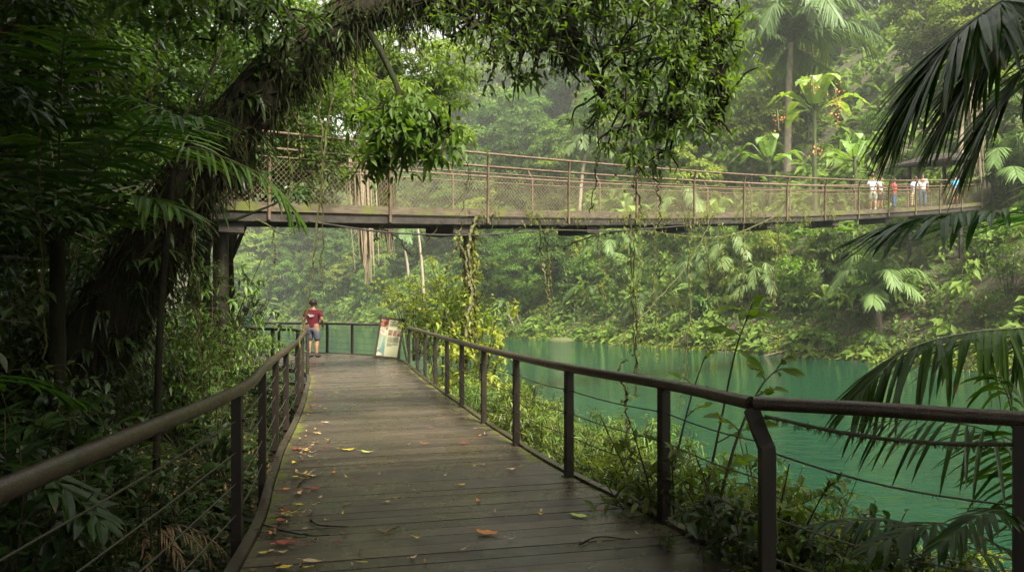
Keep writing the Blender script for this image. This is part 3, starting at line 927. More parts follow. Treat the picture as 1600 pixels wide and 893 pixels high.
for k, (x0, z0, x1, z1) in enumerate(((-.085, 1.27, -.06, 1.25), (-.06, 1.25, -.035, 1.28), (-.07, 1.262, -.02, 1.262), (-.02, 1.25, -.015, 1.29), (0, 1.25, .012, 1.275), (.012, 1.275, .024, 1.25),
                                      (.04, 1.25, .045, 1.30), (.045, 1.27, .075, 1.29), (.075, 1.29, .09, 1.31), (-.05, 1.222, -.03, 1.226), (-.02, 1.222, .01, 1.23), (.02, 1.23, .05, 1.235))):
    tube(mb, [(x0, .128, z0), (x1, .128, z1)], .006, 5)
link('shirt_print', mb.mesh('shirt print', cloth('white print', (.7, .68, .66))), red)
def on_bridge(k, off): return tuple(bpt(k, off, .005))
G = 'people on the far end of the footbridge'
white = cloth('white cotton', (.72, .72, .72))
person(on_bridge(9.78, .35), R(150), 1.76, 'man in white t-shirt and pale shorts, leftmost on the footbridge', white, cloth('cream shorts', (.50, .50, .42)), 0, 'brown', arms=(hang, bent), stride=.05, group=G, shoe=(.5, .5, .48))
person(on_bridge(10.35, .8), R(60), 1.72, 'person in white top and dark shorts second from left on the footbridge', white, cloth('black shorts', (.03, .03, .04)), 1, 'dark', arms=(bent, hang), stride=.1, group=G)
person(on_bridge(10.95, .9), R(40), 1.62, 'person in bright red top and blue jeans on the footbridge', cloth('red cotton', (.42, .03, .04)), cloth('blue denim', (.06, .09, .15)), 2, 'dark', True, arms=(bent, bent), group=G)
kid = person(on_bridge(11.25, .35), R(20), 1.60, 'person in tan striped trousers leaning over beside the striped shirt', cloth('pale blue cotton', (.45, .55, .66)), stripes('tan striped cotton', (.52, .44, .27), (.20, .15, .09), 45), 1, 'brown', True, arms=(bent, bent), lean=.25, group=G)
person(on_bridge(11.6, .3), R(330), 1.78, 'man in grey and white striped t-shirt and blue jeans on the footbridge', stripes('striped cotton', (.62, .62, .62), (.20, .21, .24)), cloth('blue jeans', (.10, .14, .21)), 1, 'dark', True, arms=(bent, hang), group=G)
person(on_bridge(12.95, .2), R(170), 1.74, 'person in sky blue top and khaki shorts at the bridge end', cloth('sky blue cotton', (.12, .38, .58)), cloth('khaki shorts', (.30, .23, .15)), 1, 'dark', arms=(hang, hang), group=G)
person(on_bridge(-.62, .45), R(100), 1.60, 'person in red clothes half hidden by the leaning trunk on the footbridge', cloth('scarlet cotton', (.45, .03, .03)), cloth('scarlet trousers', (.42, .03, .03)), 1, 'dark', True, arms=(hang, bent), group=G)
person((-9.0, 24.6, .01), R(80), 1.66, 'person in white top behind the support post on the boardwalk', white, cloth('grey shorts', (.2, .2, .22)), 1, 'brown', arms=(bent, bent))
person((-8.75, 25.2, .01), R(200), 1.62, 'person in blue top beside the support post on the boardwalk', cloth('blue cotton', (.10, .25, .45)), cloth('dark shorts', (.06, .06, .07)), 1, 'dark', arms=(hang, bent))

# ------------------------------------------------------------------ plant kinds (each returns its part meshes)
def crown_clumps(mb, centers, rads, per, L, W, tm, t0=.45, droop=.25, shell=.55, t_up=.3, m=0, flat=.7):
    for c, r in zip(centers, rads):
        k = int(per * (r / np.mean(rads)) ** 1.6)
        d = rand_dirs(k); d[:, 2] = np.abs(d[:, 2]) * .9 - .25 * rng.random(k)
        d = unit(d)
        rr = r * (shell + (1 - shell) * rng.random(k) ** .6)
        P = c + d * rr[:, None] * np.array((1, 1, flat))
        N = unit(d * .55 + np.array((0, 0, .75)) + rng.normal(0, .28, (k, 3)))
        D = unit(np.cross(N, rand_dirs(k)) + d * .5 - np.array((0, 0, .25)))
        tt = np.clip(t0 + rng.normal(0, .16) + rng.normal(0, .13, k), 0, 1)
        s = rng.uniform(.7, 1.15, k)
        leaves(mb, tm, P, D, N, L * s, W * s, droop, tt, m)
def limbs(mb, h0, centers, r0, n=6):
    for c in centers:
        z0 = h0 * random.uniform(.55, 1.0)
        a = np.array((0, 0, z0))
        mid = a * .45 + c * .55 + np.array((0, 0, -.12 * np.linalg.norm(c - a)))
        tube(mb, curve([a, mid, c], 6), np.linspace(r0, r0 * .25, 6), 5)
def tree_kind(h, cr, ch, ncl, per, L, W, tm=LEAF_MID, mat='leaf_forest', tr=.18, base=.35, bark='bark_far', droop=.25, lean=.4, flat=.7, clr=(.22, .36), t0=.45):
    """tapered trunk with limbs, crown of leaf clumps; h = total height"""
    mbT, mbC = MB(), MB()
    th = h - ch * .55
    P = curve([(0, 0, -.8), (rng.normal(0, lean * .3), rng.normal(0, lean * .3), th * .4), (rng.normal(0, lean), rng.normal(0, lean), th)], 9)
    tube(mbT, P, np.linspace(tr * 1.25, tr * .45, 9), 8, .5, 0, .06)
    cz = h - ch / 2
    cs = []
    while len(cs) < ncl:
        q = rng.uniform(-1, 1, 3)
        if q.dot(q) > 1 or q.dot(q) < .12: continue
        asym = 1 + .25 * math.sin(3 * math.atan2(q[1], q[0]) + h)
        cs.append(np.array((q[0] * cr * asym, q[1] * cr * asym, cz + q[2] * ch / 2)) + (P[-1] * (1, 1, 0)))
    cs = np.array(cs)
    rads = cr * rng.uniform(*clr, ncl)
    crown_clumps(mbC, cs, rads, per, L, W, tm, t0, droop, flat=flat)
    limbs(mbT, th, cs[::2], tr * .4)
    return [('trunk', mbT.mesh('trunk', M[bark], True)), ('crown', mbC.mesh('crown', M[mat]))]

def shrub_kind(ns, h, spread, L, W, per, tm=LEAF_NEAR, mat='leaf_bank', droop=.3, tw=4, t0=.45, upright=.5, whorl=False):
    mbS, mbL = MB(), MB()
    for s in range(ns):
        a = rng.uniform(0, 2 * math.pi); o = spread * math.sqrt(rng.random())
        hh = h * rng.uniform(.6, 1.05)
        top = np.array((math.cos(a) * o, math.sin(a) * o, hh))
        b0 = np.array((math.cos(a) * o * .25, math.sin(a) * o * .25, -.1))
        C = curve([b0, b0 * .6 + top * .4 + np.array((0, 0, hh * .18)), top], 10)
        tube(mbS, C, np.linspace(.012, .004, 10) * (h / 1.2) ** .5, 5)
        tws = [C[3:]]
        for w in range(tw):
            i = rng.integers(3, 9); d = rand_dirs(1)[0]; d[2] = abs(d[2]) * upright
            ln = h * rng.uniform(.18, .38)
            tws.append(curve([C[i], C[i] + d * ln * .5 + (0, 0, ln * .12), C[i] + d * ln], 7))
            tube(mbS, tws[-1], np.linspace(.006, .002, 7), 4)
        tint = np.clip(t0 + rng.normal(0, .12), 0, 1)
        for q in tws:
            k = per
            u = np.sort(rng.uniform(.1, 1, k)); u[-1] = 1
            x = u * (len(q) - 1); i = np.minimum(x.astype(int), len(q) - 2); f = (x - i)[:, None]
            P = q[i] * (1 - f) + q[i + 1] * f
            T = unit(q[i + 1] - q[i])
            ph = np.arange(k) * 2.4 + rng.uniform(0, 6)
            sd = unit(np.cross(T, (0.1, 0.2, 1.0))); bd = np.cross(T, sd)
            out = sd * np.cos(ph)[:, None] + bd * np.sin(ph)[:, None]
            D = unit(out + T * .55 + np.array((0, 0, .12)))
            N = unit(np.array((0, 0, 1.0)) + rng.normal(0, .25, (k, 3)) + T * .3)
            sc = rng.uniform(.6, 1.1, k) * (1 - .25 * u)
            leaves(mbL, tm, P, D, N, L * sc, W * sc, droop * rng.uniform(.5, 1.5, k), np.clip(tint + .22 * (u - .5) + rng.normal(0, .1, k), 0, 1))
    return [('stems', mbS.mesh('stems', M['stem'], True)), ('foliage', mbL.mesh('foliage', M[mat]))]

def rosette_kind(n, L, W, h=.2, mat='leaf_dark', pet=.35, tm=LEAF_NEAR, droop=.5, t0=.4, rise=(.3, 1.1)):
    """large-leaved plant: each leaf on its own stalk"""
    mbS, mbL = MB(), MB()
    for k in range(n):
        a = k * 2.4 + rng.normal(0, .3); e = rng.uniform(*rise)
        d = np.array((math.cos(a) * math.cos(e), math.sin(a) * math.cos(e), math.sin(e)))
        p1 = d * pet * rng.uniform(.6, 1.2) + np.array((0, 0, h * rng.random()))
        tube(mbS, curve([(0, 0, -.1), p1 * .5 + np.array((0, 0, .08)), p1], 6), np.linspace(.010, .005, 6), 5)
        D = unit(d * np.array((1, 1, .45)) + np.array((0, 0, .05)))
        s = rng.uniform(.7, 1.1)
        leaves(mbL, tm, p1[None], D[None], unit(np.array([(rng.normal(0, .25), rng.normal(0, .25), 1.0)]) + .4 * d), L * s, W * s, droop * rng.uniform(.6, 1.3), np.clip(t0 + rng.normal(0, .15), 0, 1))
    return [('stalks', mbS.mesh('stalks', M['stem'], True)), ('foliage', mbL.mesh('foliage', M[mat]))]

def ginger_kind(ns, h, L, W, mat='leaf_dark', t0=.4):
    mbS, mbL = MB(), MB()
    for s in range(ns):
        a = rng.uniform(0, 2 * math.pi); le = rng.uniform(.1, .45) * h
        top = np.array((math.cos(a) * le, math.sin(a) * le, h * rng.uniform(.7, 1.05)))
        C = curve([(rng.normal(0, .08), rng.normal(0, .08), -.1), top * np.array((.35, .35, .6)), top], 14)
        tube(mbS, C, np.linspace(.010, .004, 14), 5)
        k = int(9 * h / .9)
        u = np.linspace(.22, 1, k); i = np.minimum((u * 13).astype(int), 12)
        T = unit(C[i + 1] - C[i]); pl_ = rng.uniform(0, math.pi)
        sd = unit(np.array((math.cos(pl_), math.sin(pl_), 0)) - T * (T @ np.array((math.cos(pl_), math.sin(pl_), 0)))[:, None])
        sg = np.where(np.arange(k) % 2, 1, -1)[:, None]
        D = unit(sd * sg + T * .75)
        leaves(mbL, LEAF_LANCE, C[i], D, unit(T * .8 + np.array((0, 0, .7))), L * rng.uniform(.75, 1.1, k) * (1 - .3 * np.abs(u - .6)), W, .35 * rng.uniform(.6, 1.6, k), np.clip(t0 + rng.normal(0, .1, k), 0, 1))
    return [('stems', mbS.mesh('stems', M['stem'], True)), ('foliage', mbL.mesh('foliage', M[mat]))]

def fern_kind(n, L, mat='leaf_fern', ll=.12, lw=.022, tm=LEAF_MID, rise=.7, nl=24, t0=.45):
    mbS, mbL = MB(), MB()
    for k in range(n):
        a = k * 2.4 + rng.normal(0, .25); l_ = L * rng.uniform(.7, 1.1); e = rise * rng.uniform(.6, 1.4)
        d = np.array((math.cos(a), math.sin(a), 0))
        frond(mbL, mbS, [(0, 0, 0), d * l_ * .4 + np.array((0, 0, l_ * .45 * e)), d * l_ * .8 + np.array((0, 0, l_ * .45 * e)), d * l_ * 1.0 + np.array((0, 0, l_ * .18 * e))],
              nl, ll * L, lw * L, (75, 50), .15, .2, t0, tm, .006 * L, .12, .1)
    return [('rachises', mbS.mesh('rachises', M['rachis'], True)), ('fronds', mbL.mesh('fronds', M[mat]))]

def palm_kind(h, n, L, ll, lw, mat='leaf_palm_far', tr=.14, droop=.35, hang=.35, nl=34, rise=(.1, 1.2), bark='bark_pale', lean=.4, tm=LEAF_LANCE, t0=.5):
    """feather palm: slender trunk, arching fronds"""
    mbT, mbS, mbL = MB(), MB(), MB()
    top = np.array((rng.normal(0, lean), rng.normal(0, lean), h))
    P = curve([(0, 0, -.8), top * np.array((.3, .3, .5)), top], 14)
    tube(mbT, P, np.linspace(tr * 1.2, tr * .8, 14) * (1 + .08 * (np.arange(14) % 2)), 8)
    for k in range(n):
        a = k * 2.4 + rng.normal(0, .2); e = rise[0] + (rise[1] - rise[0]) * (k / max(1, n - 1)) + rng.normal(0, .08)
        d = np.array((math.cos(a), math.sin(a), 0)); l_ = L * rng.uniform(.8, 1.1)
        up = math.sin(e) * l_
        ho = math.cos(e) * l_
        pts = [top, top + d * ho * .3 + np.array((0, 0, up * .45)), top + d * ho * .68 + np.array((0, 0, up * .62 - droop * l_ * .12)), top + d * ho * 1.0 + np.array((0, 0, up * .45 - droop * l_ * .75))]
        frond(mbL, mbS, pts, nl, ll, lw, (62, 35), hang, .35, t0, tm, .03 * L / 3, .14, .2)
    return [('trunk', mbT.mesh('trunk', M[bark], True)), ('stalks', mbS.mesh('stalks', M['rachis'], True)), ('fronds', mbL.mesh('fronds', M[mat]))]

def banana_kind(h, n, L, W):
    mbT, mbL = MB(), MB()
    tube(mbT, curve([(0, 0, -.5), (.1, 0, h * .5), (.05, .1, h)], 10), np.linspace(.2, .11, 10), 10)
    for k in range(n):
        a = k * 2.4 + rng.normal(0, .2); e = rng.uniform(.15, 1.25) if k > 2 else 1.3
        d = np.array((math.cos(a) * math.cos(e), math.sin(a) * math.cos(e), math.sin(e)))
        p0 = np.array((.05, .1, h)); l_ = L * rng.uniform(.75, 1.1)
        tube(mbT, [p0, p0 + d * .5], [.05, .03], 5)
        C = curve([p0 + d * .5, p0 + d * (.5 + l_ * .5) + np.array((0, 0, .05)), p0 + d * (.5 + l_ * .9) * np.array((1, 1, .8)) - np.array((0, 0, l_ * .32))], 22)
        T = unit(np.gradient(C, axis=0)); sd = unit(np.cross(T, (0, 0, 1.0)) + 1e-4); nm = np.cross(sd, T)
        tube(mbL, C, np.linspace(.03, .008, 22), 4, .9)
        prof = np.array([.35, .7, .9, 1, 1, .95, .9, .8, .65, .4, .1])
        for sg in (1, -1):                            # blade in torn strips
            for q in range(10):
                i0, i1 = q * 2, q * 2 + 2
                w0, w1 = W / 2 * prof[q], W / 2 * prof[q + 1]
                dr = rng.uniform(.05, .35); g = rng.uniform(0, .12)
                A0, A1 = C[i0], C[i1] + (C[i0] - C[i1]) * g
                B0 = A0 + (sd[i0] * sg + nm[i0] * (.25 - dr)) * w0; B1 = A1 + (sd[i1] * sg + nm[i1] * (.25 - dr)) * w1
                mbL.add([A0, B0, B1, A1], [[0, 1, 2, 3]], rng.uniform(.3, .9))
    return [('trunk', mbT.mesh('pseudostem', M['rachis'], True)), ('fronds', mbL.mesh('banana leaves', M['leaf_banana']))]

# ------------------------------------------------------------------ the far bank: hazy forest wall
def on_view(x, y, z, m=140, mz=200):
    if y < 3: return False
    u = 800 + FPX * x / y
    return -m < u < 1600 + m
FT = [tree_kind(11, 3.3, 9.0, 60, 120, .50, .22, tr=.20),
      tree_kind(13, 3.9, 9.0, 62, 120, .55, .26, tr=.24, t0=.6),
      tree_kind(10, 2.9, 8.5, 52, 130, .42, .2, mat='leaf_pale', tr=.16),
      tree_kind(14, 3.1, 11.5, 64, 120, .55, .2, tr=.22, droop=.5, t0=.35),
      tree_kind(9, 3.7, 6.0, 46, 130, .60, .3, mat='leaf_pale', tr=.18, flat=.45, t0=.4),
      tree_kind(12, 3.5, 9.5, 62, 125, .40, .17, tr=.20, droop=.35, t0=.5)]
TL = ['tall broad tree with mid green clumped crown in the misty forest across the river', 'tree with heavy rounded bright green crown in the misty forest across the river',
      'pale yellow green tree standing in the misty forest across the river', 'narrow dark green tree with drooping leaves in the misty forest across the river',
      'flat crowned pale tree in layered tiers in the misty forest across the river', 'fine leaved green tree with tall crown in the misty forest across the river']
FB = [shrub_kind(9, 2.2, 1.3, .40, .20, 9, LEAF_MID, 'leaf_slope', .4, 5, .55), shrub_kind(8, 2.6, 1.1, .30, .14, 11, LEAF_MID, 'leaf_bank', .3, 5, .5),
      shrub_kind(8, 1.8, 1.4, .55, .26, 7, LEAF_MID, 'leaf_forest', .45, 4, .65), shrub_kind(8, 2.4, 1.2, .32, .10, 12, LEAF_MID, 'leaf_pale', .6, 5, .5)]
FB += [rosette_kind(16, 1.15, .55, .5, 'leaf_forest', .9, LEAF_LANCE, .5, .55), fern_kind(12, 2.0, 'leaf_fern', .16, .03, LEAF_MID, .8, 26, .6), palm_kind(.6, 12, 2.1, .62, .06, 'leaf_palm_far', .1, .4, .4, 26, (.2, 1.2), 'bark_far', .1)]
BL = ['dark green bush with oval leaves on the far bank', 'small leaved light green bush on the far bank', 'bush with large broad leaves on the far bank', 'pale bush with narrow drooping leaves on the far bank', 'big leaved taro like plant on the far bank', 'large arching fern on the far bank', 'small stemless palm on the far bank']
seg = np.linalg.norm(np.diff(FAR_SHORE, axis=0), axis=1); sc_ = np.concatenate([[0], np.cumsum(seg)])
def shore(s, d):
    s = min(max(s, 0), sc_[-1] - .01)
    i = int(np.searchsorted(sc_, s, side='right') - 1); u = (s - sc_[i]) / seg[i]
    a, b = FAR_SHORE[i], FAR_SHORE[i + 1]
    # smoothed normal
    def nrm(k):
        k = min(max(k, 0), len(seg) - 1); q = (FAR_SHORE[k + 1] - FAR_SHORE[k]) / seg[k]
        return np.array((q[1], -q[0]))
    n = nrm(i) if .3 < u < .7 else (nrm(i) * .5 + nrm(i + (1 if u > .5 else -1)) * .5)
    return a + (b - a) * u + unit(n) * d
def near_bridge(x, y, m=2.2):
    r = np.array((x, y)) - np.array((-5.41, 17.0))
    k = r @ BDn / BS; o = r @ BN
    return -3 < k < 14.5 and -m < o < BW + m
KEEP = []                                             # sight lines to the singled-out plants
def seat(u, Y0, zt, h, sc):
    """slide a plant inland until its foot stands on the slope, keeping its apparent size"""
    kx, kz = (u - 800) / FPX, (zt - CAM_H) / Y0
    for Y in np.arange(Y0, 170, .5):
        k = sc * Y / Y0
        if CAM_H + kz * Y - h * k <= gz(kx * Y, Y): break
    return kx * Y, Y, CAM_H + kz * Y - h * k, k
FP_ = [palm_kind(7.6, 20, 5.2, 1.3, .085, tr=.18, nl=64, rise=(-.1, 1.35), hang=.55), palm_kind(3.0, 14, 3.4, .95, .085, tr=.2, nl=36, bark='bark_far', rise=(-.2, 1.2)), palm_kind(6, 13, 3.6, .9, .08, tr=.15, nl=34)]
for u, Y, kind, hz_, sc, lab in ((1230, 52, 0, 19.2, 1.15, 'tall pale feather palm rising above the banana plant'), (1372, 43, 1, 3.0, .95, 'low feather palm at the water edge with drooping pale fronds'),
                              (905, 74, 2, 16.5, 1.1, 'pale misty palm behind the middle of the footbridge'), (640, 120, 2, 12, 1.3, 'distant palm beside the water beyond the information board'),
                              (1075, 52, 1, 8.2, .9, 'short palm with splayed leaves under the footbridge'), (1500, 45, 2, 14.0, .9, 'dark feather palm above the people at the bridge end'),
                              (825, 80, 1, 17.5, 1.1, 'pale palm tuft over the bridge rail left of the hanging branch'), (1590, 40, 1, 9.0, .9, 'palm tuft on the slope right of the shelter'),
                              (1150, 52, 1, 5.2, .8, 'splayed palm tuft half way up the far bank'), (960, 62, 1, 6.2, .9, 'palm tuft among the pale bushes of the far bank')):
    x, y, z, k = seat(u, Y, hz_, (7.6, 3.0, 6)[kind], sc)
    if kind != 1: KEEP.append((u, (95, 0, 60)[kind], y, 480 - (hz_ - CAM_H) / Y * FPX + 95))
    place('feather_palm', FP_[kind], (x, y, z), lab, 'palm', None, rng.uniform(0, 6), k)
BN_ = [banana_kind(7.8, 14, 3.3, .85), banana_kind(2.8, 10, 2.3, .62)]
for u, Y, kind, zt, sc, lab in ((1275, 48, 0, 13.9, 1.0, 'large banana plant with bright paddle leaves above the bridge rail'), (1205, 47, 1, 10.4, 1.0, 'smaller banana plant left of the orange flowers'),
                            (1335, 47, 1, 10.6, 1.0, 'banana plant right of the orange flowers'), (985, 58, 1, 8.6, .9, 'banana tuft on the slope below the footbridge'), (1290, 41, 1, 2.0, .5, 'low broad leaved plant at the far water line'),
                            (1120, 50, 1, 7.4, .8, 'banana tuft just under the footbridge edge')):
    x, y, z, k = seat(u, Y, zt, (7.8, 2.8)[kind], sc)
    if kind == 0: BANANA_Y = y
    if zt > 7: KEEP.append((u, 70 if kind == 0 else 40, y, 480 - (zt - CAM_H) / Y * FPX + 90))
    place('banana_plant', BN_[kind], (x, y, z), lab, 'banana plant', None, rng.uniform(0, 6), k)
cnt = 0
for d, step, s0, s1 in ((4, 4.5, .45, .7), (8.5, 4.8, .6, .9), (14, 5.2, .75, 1.0), (21, 5.8, .8, 1.1), (29, 6.6, .85, 1.2), (38, 7.6, .9, 1.3), (49, 9, 1.0, 1.45), (62, 11, 1.1, 1.6), (78, 13, 1.25, 1.7), (96, 15, 1.3, 1.9), (118, 17, 1.5, 2.2), (140, 20, 1.6, 2.3)):
    s = 60.0
    while s < sc_[-1] - 240:
        p = shore(s, d + rng.normal(0, .18 * step + .2)); y = p[1]
        dist = math.hypot(*p)
        s += step * (1 + dist / 160) * rng.uniform(.8, 1.2)
        u = 800 + FPX * p[0] / max(p[1], .1)
        if y < 20 or not (330 < u < 1760): continue
        if near_bridge(p[0], p[1], 3.0): continue
        z = gz(p[0], p[1])
        sc = rng.uniform(s0, s1) * (1 + max(0, dist - 70) / 260)
        if (z + 14 * sc - CAM_H) / y < -.1 or (z + 2 - CAM_H) / y > .45: continue
        q = int(rng.integers(0, 6))
        for ku, kw, kY, kv in KEEP:
            if abs(u - ku) < kw + FPX * 2.6 * sc / y and y < kY + 1.5:
                sc = min(sc, (CAM_H + (480 - kv) / FPX * y - z) / (11, 13, 10, 14, 9, 12)[q])
        if sc < .3: continue
        if cnt >= 285: break
        place('forest_tree', FT[q], (p[0], p[1], z - .2), TL[q], 'tree', 'trees of the misty forest across the river', rng.uniform(0, 6.3), (sc * rng.uniform(.85, 1.1), sc * rng.uniform(.85, 1.1), sc))
        cnt += 1
for u, Y, sc in ((815, 150, 2.0), (850, 172, 2.3), (885, 160, 2.2), (915, 185, 2.5), (945, 165, 2.2), (980, 150, 2.0), (700, 215, 2.4), (760, 200, 2.4)):
    x = (u - 800) / FPX * Y
    place('forest_tree', FT[int(u) % 6], (x, Y, gz(x, Y) - .3), TL[int(u) % 6], 'tree', 'trees of the misty forest across the river', u, sc)
print('far trees', cnt)
cb = 0
for d, step in ((.8, 1.6), (2.4, 1.9), (4.2, 2.3), (6.4, 2.9), (9.0, 3.6), (12.5, 4.6)):
    s = 70.0
    while s < sc_[-1] - 290:
        p = shore(s, d + rng.normal(0, .35)); dist = math.hypot(*p)
        s += step * (1 + max(0, dist - 42) / 30) * rng.uniform(.75, 1.25)
        u = 800 + FPX * p[0] / max(p[1], .1)
        if p[1] < 20 or not (400 < u < 1680): continue
        if near_bridge(p[0], p[1], .6): continue
        q = int(rng.choice(7, p=[.24, .22, .15, .14, .12, .09, .04]))
        sc = rng.uniform(.7, 1.25) * (1 + max(0, dist - 50) / 80) * (.55 if d < 1 else .8 if d < 3 else 1.1)
        if cb >= 300: break
        place('bank_bush', FB[q], (p[0], p[1], gz(*p) - .1), BL[q], 'bush', 'bushes lining the far bank', rng.uniform(0, 6.3), sc, (rng.normal(0, .15), rng.normal(0, .15)))
        cb += 1
mb = MB(); k = 240000                                  # leafy cover over the steep far slope
sv_ = rng.uniform(70, 330, k); dd = np.where(rng.random(k) < .45, 14 * rng.random(k) ** 1.2, 14 + 75 * rng.random(k) ** 1.3)
P = np.array([shore(a, b) for a, b in zip(sv_, dd)])
u_ = 800 + FPX * P[:, 0] / np.maximum(P[:, 1], 1)
kp = (u_ > 350) & (u_ < 1720) & (P[:, 1] > 15); P = P[kp]; dd_ = dd[kp]; k = len(P)
cl_ = np.sin(P[:, 0] * 1.7 + P[:, 1] * .9) + np.sin(P[:, 1] * 1.3 - P[:, 0] * .8)
P3 = np.c_[P, ground_z(P[:, 0], P[:, 1]) + (.25 + .75 * np.maximum(0, cl_)) * rng.random(k) ** .6 * np.clip(dd_ / 2, .25, 1.3)]
L_ = rng.uniform(.18, .5, k) * (1 + np.maximum(0, P[:, 1] - 40) / 80) * (1 + .7 * (cl_ > .9)) * (1 + .8 * (dd_ > 14))
leaves(mb, LEAF_MID, P3, rand_dirs(k) + np.array((-.3, -.4, -.1)), unit(np.array((-.35, -.4, .8)) + rng.normal(0, .35, (k, 3))), L_, L_ * .42, .35, np.clip(.45 + .14 * cl_ + rng.normal(0, .16, k), 0, 1))
tag(link('slope_undergrowth', mb.mesh('slope undergrowth', M['leaf_slope'])), 'leafy undergrowth covering the steep far bank', 'undergrowth', kind='stuff')
print('bushes', cb)
# yellow green grass and low cover along the far water line
mb = MB()
k = 26000
sv_ = rng.uniform(85, 330, k); dd = np.abs(rng.normal(0, .9, k)) - .12
P = np.array([shore(a, b) for a, b in zip(sv_, dd)])
keep = (800 + FPX * P[:, 0] / np.maximum(P[:, 1], 1) > 350) & (800 + FPX * P[:, 0] / np.maximum(P[:, 1], 1) < 1700) & (P[:, 1] > 15)
P = P[keep]; k = len(P)
P3 = np.c_[P, ground_z(P[:, 0], P[:, 1]) - .02]
D = unit(rng.normal(0, .5, (k, 3)) + np.array((-.25, -.3, .75)))
leaves(mb, LEAF_MID, P3, D, rand_dirs(k) * .4 + np.array((0, -.3, .8)), rng.uniform(.2, .55, k) * (1 + P[:, 1] / 200), rng.uniform(.03, .12, k), .6, np.clip(rng.normal(.45, .2, k), 0, .85))
tag(link('bank_grass', mb.mesh('bank grass', M['leaf_lime'])), 'yellow green grass and low creepers fringing the far water line', 'grass', kind='stuff')

# singled-out plants of the far bank
M['orange'] = plain('orange bracts', (.62, .22, .06), .6)
for u, v, Y, n, lab in ((1308, 158, 47.5, 70, 'long drooping orange flower cluster beside the banana leaves'), (1272, 137, 47.5, 26, 'small orange flower cluster in the heart of the banana'), (1217, 192, 46, 26, 'orange flower cluster at the left of the banana leaves'), (1276, 238, 46.5, 26, 'yellow orange flower spike hanging over the bridge rail')):
    mb = MB(); mbS = MB()
    fs = BANANA_Y / 48 * .97
    c = px(u, v, Y * fs)
    for k in range(n):
        p = rng.normal(0, 1, 3) * np.array((.22, .22, .08 + .009 * n)) * fs
        leaves(mb, LEAF_MID, p[None], rand_dirs(1) - np.array((0, 0, .6)), rand_dirs(1), .14 * fs, .08 * fs, .2, .5)
    e = empty('flower_cluster', tuple(c), lab, 'flowers')
    link('petals', mb.mesh('petals', M['orange']), e)
    tube(mbS, [(0, 0, -.5), (0, .3, 1.0), (.1, 1.0, .6)], .03, 5); link('stalk', mbS.mesh('stalk', M['rachis']), e)
# bare pale trunks on the far slope
for u, v0, v1, Y, r, lab in ((650, 330, 420, 105, .22, 'bare pale trunk under the footbridge in the mist'),):
    a, b = px(u, v0, Y), px(u + 14, v1, Y)
    g = gz(b[0], b[1]); b[2] = min(b[2], g + .2) if b[2] < g + 6 else g - .3
    mb = MB(); tube(mb, curve([b, (a + b) / 2 + rng.normal(0, .2, 3), a], 12), np.linspace(r, r * .6, 12), 8, .5, 0, .05)
    o = link('bare_trunk', mb.mesh('bare trunk', M['bark_pale'], True)); tag(o, lab, 'trunk')
# driftwood, mossy rock
for pts, r, lab in (([(795, 492, 78), (812, 530, 76)], .13, 'pale dead branch leaning into the water, left of the driftwood'), ([(806, 490, 78), (825, 530, 76)], .11, 'second pale dead branch leaning into the water beside the first'),
                    ([(815, 527, 74), (850, 524, 73), (900, 528, 70), (930, 522, 68)], .10, 'low driftwood log lying along the water beside the mossy rock'), ([(880, 524, 69), (915, 500, 67), (928, 488, 66)], .07, 'crooked dead branch above the mossy rock'),
                    ([(1240, 552, 46), (1290, 545, 44.5), (1335, 540, 43.5)], .07, 'brown dead branch lying across the far water line'), ([(1195, 556, 47), (1250, 542, 46), (1270, 540, 46)], .06, 'thin dead branch on the far bank left of the low palm')):
    mb = MB(); C = curve([px(*p) for p in pts], 14); tube(mb, C, np.linspace(r, r * .4, 14), 6, .5, 0, .12)
    for q in range(3):
        i = rng.integers(3, 12); tube(mb, [C[i], C[i] + rand_dirs(1)[0] * .9 * np.array((1, 1, .5))], [r * .4, r * .12], 5)
    tag(link('driftwood', mb.mesh('driftwood', M['drift'], True)), lab, 'driftwood')
mb = MB()
rp = px(876, 532, 66); rp[2] = WATER_Z + .05
a = np.linspace(0, 2 * math.pi, 18, endpoint=False)
V = [rp + np.array((math.cos(q) * 1.15 * c * (1 + rng.normal(0, .1)), math.sin(q) * .7 * c, z * .6 + rng.normal(0, .04))) for c, z in ((1, -.2), (1.02, .1), (.85, .32), (.5, .48), (.1, .52)) for q in a]
mb.add(V, [[r * 18 + q, r * 18 + (q + 1) % 18, (r + 1) * 18 + (q + 1) % 18, (r + 1) * 18 + q] for r in range(4) for q in range(18)])
tag(link('mossy_rock', mb.mesh('mossy rock', M['rock'], True)), 'low moss covered rock in the water by the far bank', 'rock')

# ------------------------------------------------------------------ left jungle
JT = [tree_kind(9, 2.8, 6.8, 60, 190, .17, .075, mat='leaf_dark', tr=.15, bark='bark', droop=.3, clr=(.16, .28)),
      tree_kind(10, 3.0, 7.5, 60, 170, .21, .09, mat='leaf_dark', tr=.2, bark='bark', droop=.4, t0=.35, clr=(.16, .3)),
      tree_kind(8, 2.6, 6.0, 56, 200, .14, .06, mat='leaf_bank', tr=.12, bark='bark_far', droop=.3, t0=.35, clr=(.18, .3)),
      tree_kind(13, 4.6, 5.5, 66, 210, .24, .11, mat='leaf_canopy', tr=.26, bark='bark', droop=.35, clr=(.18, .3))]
JL = ['dark small leaved tree in the shaded jungle left of the boardwalk', 'dark tree with drooping leaves in the shaded jungle left of the boardwalk', 'lighter green understory tree in the jungle left of the boardwalk', 'tall spreading canopy tree, most of these added unseen to shade the boardwalk']
